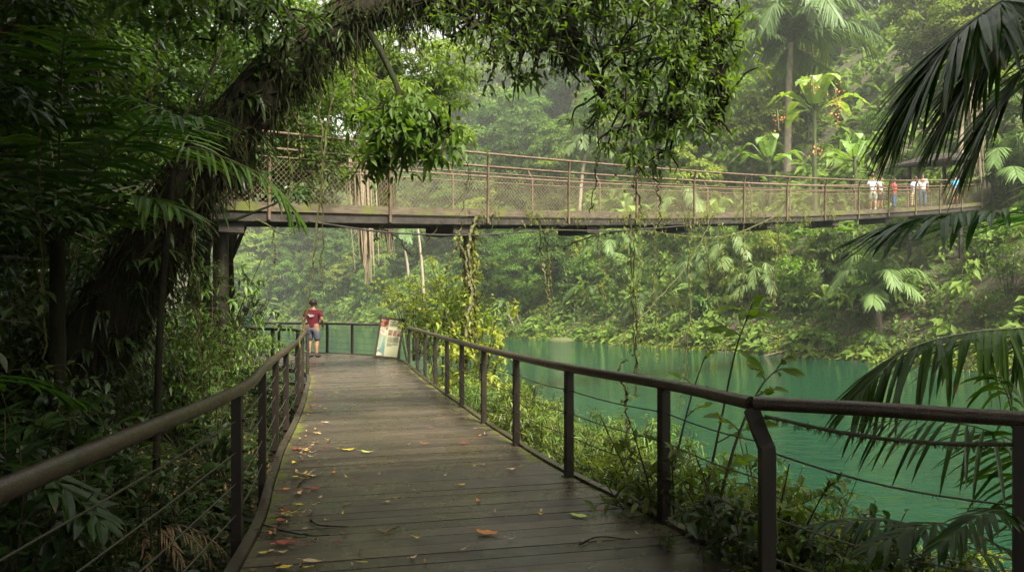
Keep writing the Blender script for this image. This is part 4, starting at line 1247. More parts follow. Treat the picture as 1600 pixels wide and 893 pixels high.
jspots = [(-5.9, 6.2, 0, .8), (-6.8, 8.6, 1, .85), (-8.2, 11.5, 2, 1.0), (-7.0, 13.8, 0, .95), (-10.5, 9.0, 1, 1.05), (-9.5, 14.5, 1, 1.0), (-12.5, 13, 0, 1.1), (-11.8, 18, 2, 1.1), (-9.6, 18.2, 0, .8),
          (-15.5, 17, 1, 1.2), (-14.2, 22, 2, 1.1), (-17.5, 21.5, 0, 1.25), (-19, 26, 1, 1.3), (-23, 27, 2, 1.4), (-21, 33, 0, 1.3), (-26, 36, 1, 1.5), (-24.5, 43, 2, 1.3), (-31, 44, 0, 1.5), (-29, 52, 1, 1.5),
          (-34, 60, 2, 1.6), (-40, 70, 0, 1.7), (-45, 62, 1, 1.7), (-38, 50, 2, 1.6), (-16.5, 30, 2, 1.2), (-7.9, 4.6, 1, .9), (-5.6, 3.6, 2, .62)]
for x, y, q, sc in jspots:
    place('jungle_tree', JT[q], (x, y, gz(x, y) - .2), JL[q], 'tree', 'trees of the shaded jungle on the left', rng.uniform(0, 6.3), (sc, sc, sc * rng.uniform(.9, 1.1)))
for x, y, sc in ((-5.5, -1.5, 1.0), (-8.5, 5.0, 1.15), (-10, 12, 1.15), (3.8, -4.2, 1.0), (-2.2, -6.5, 1.05), (-14, 8, 1.2), (-8.0, 20.3, .78), (-9.2, 18.6, .85), (-6.9, 18.9, .62), (-3.4, 1.0, 1.0), (3.7, -1.9, .95), (-2.7, -1.2, .95), (3.7, .2, .9), (-6.8, 7.4, 1.0)):  # mostly unseen crowns added to darken deck and jungle; a few fill sky
    place('canopy_tree', JT[3], (x, y, gz(x, y) - .2), JL[3], 'tree', 'canopy trees arching over the boardwalk', rng.uniform(0, 6.3), sc)
for x, y, q, sc in ((-2.5, -8, 0, 1.3), (2.5, -9, 1, 1.3), (7.0, -4.5, 0, 1.2), (-7, -5, 1, 1.3), (0, -13, 0, 1.5), (8, -9, 1, 1.4), (-10.5, -1, 0, 1.3), (-12, 4.5, 1, 1.4), (-3.2, -3.6, 0, .9)):  # unseen trees added to block light from behind and beside the camera
    place('jungle_tree', JT[q], (x, y, gz(x, y) - .2), 'unseen jungle tree added around the viewpoint to block light', 'tree', 'unseen jungle trees added around the viewpoint to block light', rng.uniform(0, 6.3), sc)

TS = [shrub_kind(9, 3.0, 1.1, .20, .075, 11, LEAF_NEAR, 'leaf_dark', .4, 6, .5), shrub_kind(10, 2.6, 1.0, .17, .06, 12, LEAF_NEAR, 'leaf_bank', .5, 6, .5, .35)]
for x, y, sc, q in ((-4.6, 11.6, .75, 1), (-5.3, 13.2, .85, 1), (-4.9, 15.0, .62, 1), (-6.4, 15.8, 1.2, 1), (-5.9, 11.4, 1.0, 0), (-6.6, 17.2, .8, 1), (-7.2, 17.6, 1.1, 1), (-7.6, 14.2, 1.3, 0), (-6.3, 9.6, 1.1, 0),
                    (-6.9, 18.6, .95, 1), (-5.75, 16.3, .62, 1), (-7.3, 20.2, .7, 1), (-4.7, 6.2, .8, 0), (-6.6, 7.2, 1.1, 0), (-8.2, 9.2, 1.3, 0), (-5.9, 5.2, .95, 0), (-4.9, 4.4, .7, 0), (-8.8, 12.2, 1.3, 0), (-7.6, 6.4, 1.2, 0), (-4.0, 10.2, .7, 1), (-10.5, 15.5, 1.4, 0), (-9.2, 21.2, 1.0, 1), (-11.5, 22.2, 1.2, 1)):
    place('tall_shrub', TS[q], (x, y, gz(x, y) - .1), ('tall dark shrub crowding round the leaning trunk', 'tall fresh green shrub near the support post')[q], 'shrub', 'tall shrubs in the jungle on the left', rng.uniform(0, 6.3), sc, (rng.normal(0, .08), rng.normal(0, .08)))
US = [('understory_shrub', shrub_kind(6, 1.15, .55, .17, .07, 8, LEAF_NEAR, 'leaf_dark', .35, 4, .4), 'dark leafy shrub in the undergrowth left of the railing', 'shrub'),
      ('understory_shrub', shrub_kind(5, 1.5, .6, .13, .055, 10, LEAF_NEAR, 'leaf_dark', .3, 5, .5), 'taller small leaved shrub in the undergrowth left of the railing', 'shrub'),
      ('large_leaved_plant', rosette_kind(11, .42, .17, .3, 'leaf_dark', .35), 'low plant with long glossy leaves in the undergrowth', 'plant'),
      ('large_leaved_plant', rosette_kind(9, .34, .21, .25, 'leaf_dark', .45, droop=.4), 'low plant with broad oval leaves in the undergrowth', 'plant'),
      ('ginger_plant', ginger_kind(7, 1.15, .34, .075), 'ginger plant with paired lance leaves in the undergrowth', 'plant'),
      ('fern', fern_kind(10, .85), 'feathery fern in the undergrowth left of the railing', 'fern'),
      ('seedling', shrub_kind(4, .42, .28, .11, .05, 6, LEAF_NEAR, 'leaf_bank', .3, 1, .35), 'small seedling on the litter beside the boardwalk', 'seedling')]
def left_edge(y): return float(np.interp(y, LEFT[:, 1], LEFT[:, 0]))
pts_ = []
n = 0
for tries in range(9000):
    y = 1.9 + 17 * rng.random() ** 1.35; x = left_edge(y) - .32 - abs(rng.normal(0, 1)) * (1.6 + .12 * y)
    if x < -.72 * y - 1.2 or x < -12: continue
    d2 = left_edge(y) - x
    need = .21 + .036 * y
    if any((x - a) ** 2 + (y - b) ** 2 < need * need for a, b in pts_): continue
    pts_.append((x, y))
    if d2 < .7: q = int(rng.choice([6, 6, 0, 3, 5]))
    elif d2 < 2: q = int(rng.choice([0, 2, 3, 4, 5, 6]))
    else: q = int(rng.choice([0, 1, 1, 2, 4, 5]))
    sc = rng.uniform(.65, 1.05) * (1 + min(1.1, max(0, d2 - 1.2) * .28))
    if y < 3.6: sc *= .75
    if d2 < .7: sc *= .75
    if 800 + FPX * x / y > 310: sc = min(sc, .95)
    nm, parts, lab, cat = US[q]
    place(nm, parts, (x, y, gz(x, y) - .03), lab, cat, 'undergrowth left of the boardwalk', rng.uniform(0, 6.3), sc, (rng.normal(0, .12), rng.normal(0, .12)))
    n += 1
    if n >= 298: break
print('undergrowth', n)
# litter and tiny cover
mb = MB(); k = 2600
y = 1.6 + 11 * rng.random(k) ** 1.4; x = np.interp(y, LEFT[:, 1], LEFT[:, 0]) - .1 - np.abs(rng.normal(0, 1.5, k))
P = np.c_[x, y, ground_z(x, y) + .015 + .03 * rng.random(k)]
D = rng.normal(0, 1, (k, 3)); D[:, 2] *= .25
leaves(mb, LEAF_LANCE, P, D, np.array((0, 0, 1.0)) + rng.normal(0, .35, (k, 3)), rng.uniform(.05, .17, k), rng.uniform(.02, .065, k), rng.normal(-.1, .3, k), rng.random(k))
tag(link('leaf_litter', mb.mesh('leaf litter', M['leaf_dry'])), 'brown leaf litter under the plants left of the railing', 'leaf litter', kind='stuff')
mb = MB(); k = 11000
y = 1.8 + 16 * rng.random(k) ** 1.3; x = np.interp(y, LEFT[:, 1], LEFT[:, 0]) - .14 - np.abs(rng.normal(0, 1.7, k))
P = np.c_[x, y, ground_z(x, y) + .02 + .16 * rng.random(k)]
D = rng.normal(0, 1, (k, 3)); D[:, 2] = np.abs(D[:, 2]) * .4
leaves(mb, LEAF_LANCE, P, D, np.array((0, 0, 1.0)) + rng.normal(0, .3, (k, 3)), rng.uniform(.05, .14, k), rng.uniform(.025, .06, k), .3, rng.random(k) * .7)
tag(link('ground_cover', mb.mesh('ground cover', M['leaf_dark'])), 'low dark green creepers covering the ground left of the railing', 'ground cover', kind='stuff')

# understory palms on the left with long glossy fronds
def palm_of_fronds(name, label, base, crown, fr, mat='leaf_palm', stem_r=.07, bark='bark', group=None, **kw):
    """a palm built from explicit fronds; fr = list of (rachis points, n, leaflet length, width, extra)"""
    e = empty(name, tuple(base), label, 'palm', group)
    b = np.array(base)
    mb = MB()
    tube(mb, curve([(0, 0, -.3), (np.array(crown) - b) * np.array((.3, .3, .55)), np.array(crown) - b], 12), np.linspace(stem_r * 1.2, stem_r, 12), 8, .5, 0, .04)
    link('trunk', mb.mesh('trunk', M[bark], True), e)
    for pts, nl, ll, lw, ex in fr:
        mb = MB()
        args = dict(kw); args.update(ex)
        frond(mb, mb, [np.array(p) - b for p in pts], nl, ll, lw, mS=1, **args)
        link('frond', mb.mesh('frond', [M[mat], M['rachis']]), e)
    return e
c = np.array((-4.5, 7.6, 2.3))
fr = []
for tip, up in (((-2.75, 6.9, 3.35), .75), ((-3.6, 6.2, 3.9), .9), ((-5.2, 6.1, 3.6), .8), ((-6.2, 7.4, 3.2), .7), ((-5.6, 9.2, 3.6), .9), ((-4.2, 9.3, 3.8), .9), ((-3.05, 7.0, 2.55), .45), ((-5.8, 6.4, 2.5), .45)):
    tip = np.array(tip); m_ = (c + tip) / 2
    fr.append(([c, c * .7 + tip * .3 + (0, 0, up * .5), c * .35 + tip * .65 + (0, 0, up * .5), tip], 28, .62, .05, dict(ang=(65, 38), hang=.3)))
palm_of_fronds('understory_palm', 'dark feather palm with broad comb fronds in front of the leaning trunk', (-4.5, 7.6, gz(-4.5, 7.6)), c, fr, t=.3)
c = np.array((-3.7, 8.4, 3.15))
fr = []
for P_ in ([c, (-3.45, 8.2, 3.35), px(410, 275, 8.0), px(462, 335, 7.9)], [c, (-3.9, 8.0, 3.6), px(270, 180, 7.6), px(200, 150, 7.3)], [c, (-4.2, 8.6, 3.6), (-4.9, 8.9, 3.6), (-5.4, 9.1, 3.2)], [c, (-3.75, 9, 3.7), (-3.7, 9.8, 3.9), (-3.6, 10.5, 3.6)]):
    fr.append((P_, 24, .46, .036, dict(ang=(60, 30), hang=.55)))
palm_of_fronds('understory_palm', 'slender palm with one bright frond arching over the bridge support', (-3.95, 8.5, gz(-3.95, 8.5)), c, fr, t=.55, stem_r=.035)
c = np.array((-3.5, 4.0, .25))
fr = [([c, (-3.3, 3.9, 1.0), (-3.0, 3.6, 1.25), (-2.6, 3.3, 1.05)], 18, .40, .07, dict()), ([c, (-3.6, 3.7, .9), (-3.4, 3.1, 1.2), (-3.1, 2.7, 1.15)], 18, .40, .07, dict()), ([c, (-3.9, 4.0, 1.1), (-4.3, 3.8, 1.4), (-4.6, 3.5, 1.3)], 18, .42, .07, dict()),
      ([c, (-3.5, 4.4, 1.0), (-3.3, 4.9, 1.2), (-3.0, 5.3, 1.0)], 18, .36, .06, dict()), ([c, (-3.0, 4.2, .7), (-2.6, 4.2, .75), (-2.2, 4.1, .5)], 16, .3, .06, dict())]
palm_of_fronds('understory_palm', 'low palm with wide dark leaflets at the lower left behind the handrail', (-3.5, 4.0, gz(-3.5, 4)), c, fr, t=.35, stem_r=.04)

# ------------------------------------------------------------------ the great leaning tree over the boardwalk
def rel(pts, b): return [np.asarray(p, float) - b for p in pts]
tb = np.array((-5.55, 9.6, gz(-5.55, 9.6)))
gt = empty('leaning_tree', tuple(tb), 'massive dark leaning tree draped in roots, arching over the boardwalk', 'tree')
TR = [px(95, 680, 9.5), px(110, 610, 9.5), px(178, 490, 9.5), px(258, 350, 9.5), px(345, 225, 9.7), px(425, 128, 10.0), px(508, 52, 10.2), px(598, 12, 10.4), px(685, -2, 10.5), px(770, -2, 10.6), px(845, 20, 10.6), px(895, 62, 10.5), px(930, 120, 10.4)]
TRr = [.68, .55, .42, .36, .33, .295, .265, .225, .19, .165, .145, .115, .08]
TR[0] = np.array((TR[0][0], TR[0][1], tb[2] - .4))
C = curve(rel(TR, tb), 90); rad = np.interp(np.linspace(0, 12, 90), range(13), TRr)
mb = MB(); tube(mb, C, rad * (1 + .06 * np.sin(np.arange(90) * 1.3)), 18, .5, 0, .05)
for k in range(6):                                    # buttress roots
    a = k * 1.05; d = np.array((math.cos(a), math.sin(a), 0))
    tube(mb, curve([C[6] + d * .35, C[2] + d * .8 - np.array((0, 0, .1)), C[0] + d * 1.5], 8), [.22, .2, .18, .16, .14, .12, .1, .06], 7, .5, 0, .06)
link('trunk', mb.mesh('great trunk', M['bark'], True), gt)
mb = MB()                                             # clinging roots and climbers over the trunk
T_, N_, B_ = frames(C)
for k in range(70):
    i0 = int(rng.integers(0, 66)); ln = int(rng.integers(8, 30)); i1 = min(i0 + ln, 86)
    ph = rng.uniform(0, 6.28) + np.cumsum(rng.normal(0, .16, i1 - i0)); ii = np.arange(i0, i1)
    rr = rad[ii] * (1.0 + rng.uniform(0, .12))
    P = C[ii] + N_[ii] * (np.cos(ph) * rr)[:, None] + B_[ii] * (np.sin(ph) * rr)[:, None]
    tube(mb, P, rng.uniform(.005, .020), 5, rng.random())
link('climbing_roots', mb.mesh('climbing roots', M['root'], True), gt)
mb = MB()                                             # hanging root hairs below the trunk
for k in range(230):
    i = int(rng.integers(8, 74)); ph = rng.uniform(0, 6.28)
    p = C[i] + N_[i] * math.cos(ph) * rad[i] + B_[i] * math.sin(ph) * rad[i]
    ln = rng.gamma(2, .22)
    s = rng.normal(0, .05, 3); s[2] = 0
    tube(mb, curve([p, p + s * 2 + (0, 0, -ln * .5), p + s * 3 + (0, 0, -ln)], 7), np.linspace(.006, .002, 7), 4)
link('hanging_roots', mb.mesh('hanging root hairs', M['root'], True), gt)
mb, mbS = MB(), MB()                                  # ferns, orchids and climbers sitting on the trunk
for k in range(230):
    i = int(min(rng.integers(1, 84), rng.integers(1, 84) + 18)); ph = rng.uniform(0, 6.28)
    o = N_[i] * math.cos(ph) + B_[i] * math.sin(ph)
    p = C[i] + o * rad[i]
    kk = int(rng.integers(5, 11))
    D = unit(o + rng.normal(0, .6, (kk, 3)) + (0, 0, .1))
    leaves(mb, LEAF_LANCE if k % 3 else LEAF_NEAR, np.repeat(p[None], kk, 0) + rng.normal(0, .04, (kk, 3)), D, np.array((0, 0, 1.0)) + rng.normal(0, .3, (kk, 3)), rng.uniform(.08, .28, kk) * (1 if i < 48 else .6), rng.uniform(.02, .06, kk) * (1 if i < 48 else .7), .6, np.clip(rng.normal(.4, .2, kk), 0, 1))
link('epiphytes', mb.mesh('epiphytes', M['leaf_dark']), gt)
mb = MB()
for k in range(400):                                  # mats of moss and dead strands over the trunk
    i = int(rng.integers(2, 86)); ph = rng.uniform(0, 6.28); o = N_[i] * math.cos(ph) + B_[i] * math.sin(ph)
    kk = 26; q = rng.normal(0, .10, (kk, 3))
    D = unit(o * .5 + rng.normal(0, .5, (kk, 3)) + (0, 0, -.7))
    leaves(mb, LEAF_MID, C[i] + o * rad[i] + q, D, o + rng.normal(0, .4, (kk, 3)), rng.uniform(.05, .26, kk), rng.uniform(.005, .022, kk), .6, rng.random(kk))
link('moss', mb.mesh('trunk moss', M['moss_trunk']), gt)
def rosettes(mbL, mbS, P, axis, n=8, L=.24, W=.075, t=.45):
    for p, ax in zip(P, axis):
        k = int(n + rng.integers(-3, 3)); ax = unit(ax)
        s0 = unit(np.cross(ax, (.3, .2, 1.0)) + 1e-3); s1 = np.cross(ax, s0)
        an = np.arange(k) / k * 6.283 + rng.uniform(0, 6)
        out = s0 * np.cos(an)[:, None] + s1 * np.sin(an)[:, None]
        D = unit(out + ax * rng.uniform(.0, .8, k)[:, None] + np.array((0, 0, -.18)))
        tt = np.clip(t + rng.normal(0, .16) + rng.normal(0, .06, k), 0, 1)
        leaves(mbL, LEAF_NEAR, np.repeat(p[None], k, 0) + out * .02, D, ax + np.array((0, 0, .5)) + rng.normal(0, .15, (k, 3)), L * (sz := rng.uniform(.45, 1.12) * rng.uniform(.7, 1.1, k)), W * sz * rng.uniform(.85, 1.1, k), rng.uniform(.0, .6, k), tt)
def bough(label_nm, path, r0, blobs, tint=.45, L=.165, W=.054, n=7, mult=1.1):
    """a limb of the great tree with twigs that carry leaf whorls; blobs = (u, v, Y, half-width px, half-height px, count)"""
    mbS, mbL = MB(), MB()
    P = curve(rel([px(*q) for q in path], tb), 30)
    tube(mbS, P, np.linspace(r0, r0 * .3, 30), 8, .5, 0, .06)
    for u, v, Yb, hw, hh, cnt in blobs:
        k = int(cnt * mult * .95)
        q = rng.normal(0, .5, (k, 3)); q = q[np.linalg.norm(q, axis=1) < 1.25]
        ce = np.array([px(u + a * hw, v + b * hh, Yb) + (0, c_ * hw / FPX * Yb * .8, 0) for a, b, c_ in q]) - tb
        nodes = [np.append(p_, 0.0) for p_ in P[8:]]    # twigs branch off the limb, then off one another
        dl = np.min(np.linalg.norm(ce[:, None] - P[None, 8:], axis=2), axis=1)
        for c_ in ce[np.argsort(dl)]:
            Nd = np.array(nodes)
            dd = np.linalg.norm(Nd[:, :3] - c_, axis=1) + .25 * Nd[:, 3]
            w_ = int(np.argmin(dd)); a_ = Nd[w_, :3]; gen = Nd[w_, 3]
            r_ = .020 * .72 ** gen + .003
            tube(mbS, curve([a_, a_ * .5 + c_ * .5 + rng.normal(0, .03, 3) + (0, 0, .05), c_], 7), np.linspace(r_, r_ * .6, 7), 5)
            nodes.append(np.append(c_, gen + 1)); nodes.append(np.append((a_ + c_) / 2 + (0, 0, .04), gen + .7))
        ax = unit(ce - P[12] + rng.normal(0, .6, ce.shape) + np.array((0, -.3, .35)))
        rosettes(mbL, mbS, ce, ax, n, L, W, tint)
        kk = 7; m_ = len(ce) * kk                    # younger single leaves strung along the twigs
        q = np.repeat(ce, kk, 0) + rng.normal(0, .13, (m_, 3))
        leaves(mbL, LEAF_LANCE, q, rand_dirs(m_) + np.array((.1, -.1, -.35)), rand_dirs(m_) * .5 + np.array((0, -.3, .9)), L * rng.uniform(.3, .75, m_), W * rng.uniform(.5, .9, m_), .3, np.clip(tint + rng.normal(.05, .2, m_), 0, 1))
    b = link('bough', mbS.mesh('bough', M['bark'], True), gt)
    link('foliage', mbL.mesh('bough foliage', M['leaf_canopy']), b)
bough('right', [(900, 68, 10.5), (925, 110, 10.4), (945, 150, 10.35), (985, 175, 10.3), (1040, 185, 10.2), (1095, 190, 10.1), (1130, 170, 10.1)], .085,
      [(1010, 50, 10.3, 140, 66, 110), (1090, 120, 10.2, 78, 80, 82), (1015, 150, 10.1, 115, 62, 62), (1085, 195, 10.0, 80, 46, 38), (950, 190, 10.1, 54, 46, 20), (1010, 240, 10.1, 60, 34, 16), (1120, 60, 10.2, 40, 66, 26)], .68)
bough('top', [(850, 22, 10.6), (900, 8, 10.5), (960, -5, 10.5), (1040, -10, 10.5), (1100, 10, 10.5)], .10,
      [(1000, 5, 10.5, 160, 42, 90), (880, 14, 10.6, 110, 34, 46), (1095, 30, 10.4, 60, 60, 30), (790, 22, 10.5, 80, 26, 30)], .5)
bough('middle', [(690, -5, 10.5), (730, 28, 10.3), (770, 55, 10.2), (820, 72, 10.2), (880, 85, 10.2)], .05,
      [(745, 50, 10.2, 84, 46, 36), (830, 70, 10.3, 90, 42, 36), (775, 100, 10.1, 60, 30, 16), (905, 95, 10.3, 44, 34, 14), (670, 35, 10.4, 50, 24, 14)], .5)
bough('low', [(575, 45, 10.3), (600, 90, 10.0), (622, 140, 9.8), (626, 175, 9.7), (660, 195, 9.6), (700, 205, 9.5)], .05,
      [(650, 190, 9.6, 85, 36, 34), (605, 215, 9.6, 62, 42, 28), (690, 220, 9.5, 44, 30, 13), (580, 252, 9.6, 32, 26, 10), (660, 238, 9.6, 50, 20, 9)], .65, .215, .07)
bough('upper left', [(480, 60, 10.2), (440, 20, 9.8), (380, -10, 9.2), (300, -30, 8.8)], .10,
      [(400, 20, 9.2, 110, 40, 50), (300, 10, 8.8, 110, 50, 50), (470, 90, 9.9, 60, 40, 16)], .3)

# ------------------------------------------------------------------ mid tree with pale sunlit leaves behind the bridge
mt0 = np.array((-8.3, 19.4, gz(-8.3, 19.4)))
mt = empty('sunlit_tree', tuple(mt0), 'yellow green leafy tree behind the bridge at the left, hung with trailing twigs', 'tree')
mbT, mbL = MB(), MB()
P = curve(rel([(mt0[0], mt0[1], mt0[2] - .5), (-8.2, 20.5, 3.5), (-7.6, 22.4, 7.2), (-6.4, 24.3, 10.0), (-5.0, 25.2, 11.6)], mt0), 20)
tube(mbT, P, np.linspace(.26, .10, 20), 10, .5, 0, .05)
for u, v, Yb, hw, hh, k in ((600, 120, 25, 110, 70, 34), (660, 165, 24.5, 75, 55, 26), (520, 150, 24.5, 90, 60, 28), (470, 220, 24, 60, 60, 20), (700, 130, 25, 45, 50, 14), (540, 60, 25, 90, 40, 18), (500, 265, 24, 80, 45, 18), (430, 130, 24, 50, 70, 16), (600, 235, 24.5, 60, 40, 12)):
    cs = []
    for q in range(k):
        a = rng.normal(0, .5, 3)
        cs.append(px(u + a[0] * hw, v + a[1] * hh, Yb) + (0, a[2] * hw / FPX * Yb, 0) - mt0)
    cs = np.array(cs)
    for c in cs[::3]:
        a_ = P[int(np.argmin(np.linalg.norm(P - c, axis=1)))]
        tube(mbT, curve([a_, (a_ + c) / 2 + (0, 0, .5), c], 8), np.linspace(.04, .012, 8), 5)
    crown_clumps(mbL, cs, rng.uniform(.34, .7, len(cs)), 105, .25, .09, LEAF_MID, .5, .5)
link('trunk', mbT.mesh('mid trunk', M['bark_far'], True), mt); link('crown', mbL.mesh('mid crown', M['leaf_mid']), mt)

# pale hanging root columns
def root_column(label, u, v0, v1, Y, w, mat='thatch'):
    a = px(u - 8, v0, Y); b = px(u + 4, v1, Y)
    mb = MB()
    for k in range(70):
        o = rng.normal(0, w * .30, 3) * (1, 1, 0); ln = rng.uniform(.35, 1.0) ** .8
        e_ = a + (b - a) * ln
        tube(mb, curve([a + o, (a * .5 + e_ * .5) + o * .9 + rng.normal(0, .03, 3), e_ + o * .8 + rng.normal(0, .04, 3)], 9), np.linspace(.034, .010, 9) * w / .5, 5)
    tube(mb, curve([a, a * .55 + b * .45, a * .25 + b * .75], 9), np.linspace(w * .30, w * .12, 9), 8, .5, 0, .15)
    tag(link('hanging_root_column', mb.mesh('root column', M[mat], True)), label, 'aerial root')
root_column('pale tapering root column hanging below the footbridge at left', 570, 250, 446, 23.5, .52)
root_column('shorter pale root column hanging right of the long one', 607, 280, 398, 25.5, .48)
root_column('pale dry root column hanging behind the dark palm at upper right', 1527, 90, 285, 34, .62)

# ------------------------------------------------------------------ vines
def vine(pts, r, label, leaf=0, Lf=.05, mat='vine', lm='moss_strand', strands=0, sp_=.03):
    mb = MB()
    C = curve(pts, 44); C = C + np.cumsum(rng.normal(0, .010 + .0006 * abs(C[0][1]), C.shape), axis=0) * np.array((1, 1, .2))
    tube(mb, C, r * rng.uniform(.8, 1.2, 44), 5)
    for s in range(strands):
        ph = np.linspace(0, rng.uniform(3, 9), 44) + rng.uniform(0, 6); rr = sp_ * rng.uniform(.4, 1.3)
        i0 = int(rng.integers(0, 15)); i1 = int(rng.integers(28, 44))
        Q = C + np.c_[np.cos(ph), np.sin(ph), ph * 0] * rr
        tube(mb, Q[i0:i1], r * rng.uniform(.4, .9), 4)
    if leaf:
        i = rng.integers(0, 44, leaf); k = leaf
        D = rand_dirs(k) + np.array((0, 0, -.5))
        leaves(mb, LEAF_MID, C[i] + rng.normal(0, sp_ * .8, (k, 3)), D, rand_dirs(k) * .6 + np.array((0, -.4, .8)), Lf * rng.uniform(.5, 1.3, k), Lf * .45, .4, rng.random(k), 1)
    return tag(link('hanging_vine', mb.mesh('hanging vine', [M[mat], M[lm]])), label, 'vine')
def hang_(u, v0, v1, Y, dx=0): return [px(u, v0, Y), px(u + dx * .4, (v0 + v1) / 2, Y), px(u + dx, v1, Y)]
vine([px(524, -10, 10.2), px(520, 180, 10.2), px(498, 420, 10.1), px(484, 555, 10.0)], .012, 'long dark liana hanging from the leaning tree in front of the man', 30, .05)
vine([px(497, 40, 10.2), px(498, 200, 10.2), px(496, 445, 10.2)], .010, 'thin brown liana hanging just left of the long dark one', 20, .05)
vine(hang_(462, 100, 350, 9.9, -6), .011, 'liana hanging close to the leaning trunk by the bridge post', 30, .05)
vine(hang_(740, 330, 545, 20.9, -4), .045, 'thick mossy vine bundle hanging from the footbridge to the bushes', 900, .16, 'vine', 'moss_strand', 9, .13)
vine([px(745, 338, 20.7), px(736, 400, 20.4), px(738, 470, 20.2), px(726, 530, 19.8)], .05, 'crooked dark vine stem beside the thick mossy bundle', 30, .1)
vine([px(700, 335, 20.5), px(722, 390, 20.4), px(735, 450, 20.2)], .03, 'dark dead branch dangling left of the mossy vine bundle', 10, .08)
vine([px(722, 345, 20.4), px(705, 400, 20.3), px(700, 425, 20.3)], .025, 'short dark hooked twig dangling under the footbridge', 6, .08)
for u, v0, v1, Y, r, lf, lab in ((845, 345, 470, 23.0, .022, 20, 'left of two dark vines hanging from the third cross beam'), (855, 345, 505, 23.1, .020, 130, 'right of two dark vines with yellow moss at its lower end'),
                                 (985, 335, 620, 8.6, .011, 120, 'knotted vine dropping to the water in front of the rail'), (972, 560, 690, 8.4, .012, 40, 'thin dark stem hanging over the water beside the knotted vine'), (1000, 330, 560, 24.5, .014, 90, 'thin mossy vine right of the knotted vine'),
                                 (1079, 345, 640, 18.5, .012, 110, 'straight pale vine hanging over the water'), (1022, 345, 560, 25, .014, 80, 'thin yellow vine hanging under the bridge middle'), (1160, 350, 470, 28, .018, 80, 'short mossy vine under the right bridge half'),
                                 (1218, 345, 505, 29.5, .022, 90, 'pale vine with frayed end hanging left of the low palm'), (1130, 345, 440, 27, .016, 60, 'short frayed vine below the right bridge posts'), (1098, 345, 480, 26, .016, 60, 'yellow green vine below the bridge with two bends'),
                                 (938, 345, 480, 24, .014, 60, 'thin green vine left of the diagonal liana'), (612, 290, 372, 19.5, .02, 160, 'bushy vine tangle over the bridge rail at left'), (1012, 230, 345, 10.2, .010, 30, 'twisted dark vine hanging from the leafy bough to the bridge'),
                                 (985, 215, 335, 10.2, .010, 24, 'second dark vine hanging from the leafy bough'), (930, 150, 330, 10.3, .009, 14, 'bare dark vine at the left edge of the leafy bough'), (714, 200, 340, 9.6, .006, 10, 'hair thin vine below the low leaf cluster'),
                                 (543, 80, 260, 10.2, .012, 90, 'shaggy moss vine hanging beside the low leaf cluster'), (432, 350, 440, 17.4, .012, 10, 'dark looped vine beside the support post'), (445, 130, 250, 10, .012, 70, 'mossy strand on the underside of the leaning trunk'),
                                 (300, 250, 560, 8.9, .010, 40, 'thin liana in front of the dark trunk base'), (245, 60, 330, 8.4, .012, 16, 'pale thin stem in the upper left jungle'), (150, 40, 330, 8.0, .014, 12, 'dark straight liana in the upper left jungle'), (60, 200, 560, 7.0, .012, 18, 'leaning dark liana at the left edge')):
    vine(hang_(u, v0, v1, Y, rng.normal(0, 9)), r * .9, lab, int(lf * .8), .035 + .0028 * Y, 'vine', 'moss_strand', 1, .02 + .002 * Y)
vine([px(1108, 335, 26), px(1085, 395, 24), px(1040, 455, 21), px(985, 505, 18), px(935, 545, 15)], .012, 'long pale liana slanting down from the bridge to the water', 60, .10)
vine([px(880, 385, 24), px(940, 368, 24.5), px(1010, 362, 25), px(1090, 372, 26), px(1150, 368, 27), px(1210, 340, 28.5)], .022, 'yellow mossy liana swinging in a low loop under the bridge', 220, .11)
vine([px(690, 345, 20), px(650, 400, 20), px(620, 370, 20), px(580, 345, 20)], .016, 'dark liana loop under the bridge at left', 20, .08)
vine([px(470, 338, 17), px(450, 365, 17), px(430, 358, 17), px(405, 345, 17)], .016, 'small dark liana loop beside the support post', 12, .06)
mb = MB()                                             # moss and creeper draped along the bridge edge
for kk in np.sort(rng.uniform(.3, 9.5, 26)):
    n_ = int(rng.integers(10, 60)); w_ = rng.uniform(.05, .22); dp = rng.uniform(.2, .6)
    Pp = np.stack([bpt(kk + q, -.12 + rng.normal(0, .05), rng.uniform(-dp, .10)) for q in rng.normal(0, w_, n_)])
    leaves(mb, LEAF_MID, Pp, rand_dirs(n_) + np.array((0, -.3, -.7)), rand_dirs(n_) * .5 + np.array((0, -.5, .7)), rng.uniform(.05, .16, n_), rng.uniform(.015, .045, n_), .5, rng.random(n_))
tag(link('bridge_moss', mb.mesh('bridge moss', M['moss_strand'])), 'moss and fine creepers draped along the edge of the footbridge', 'moss', kind='stuff')

# ------------------------------------------------------------------ right bank: bushes between railing and river
RS = [('river_bush', shrub_kind(11, 1.25, .62, .13, .055, 10, LEAF_NEAR, 'leaf_bank', .3, 5, .55), 'leafy bush with oval leaves between the railing and the river', 'bush'),
      ('river_bush', shrub_kind(12, 1.3, .55, .20, .030, 11, LEAF_LANCE, 'leaf_bank', .5, 4, .6), 'bush with narrow bright leaves between the railing and the river', 'bush'),
      ('river_bush', shrub_kind(10, 1.1, .6, .11, .05, 11, LEAF_NEAR, 'leaf_lime', .3, 5, .55), 'yellow green bush between the railing and the river', 'bush'),
      ('fern', fern_kind(11, .8, ll=.15, lw=.03), 'fern beside the river side of the boardwalk', 'fern'),
      ('river_bush', shrub_kind(7, 1.05, .5, .17, .075, 8, LEAF_NEAR, 'leaf_dark', .35, 4, .45), 'dark leafy shrub close to the bent post', 'bush')]
def right_edge(y): return float(np.interp(y, RIGHT[:, 1], RIGHT[:, 0]))
pts_ = []; n = 0
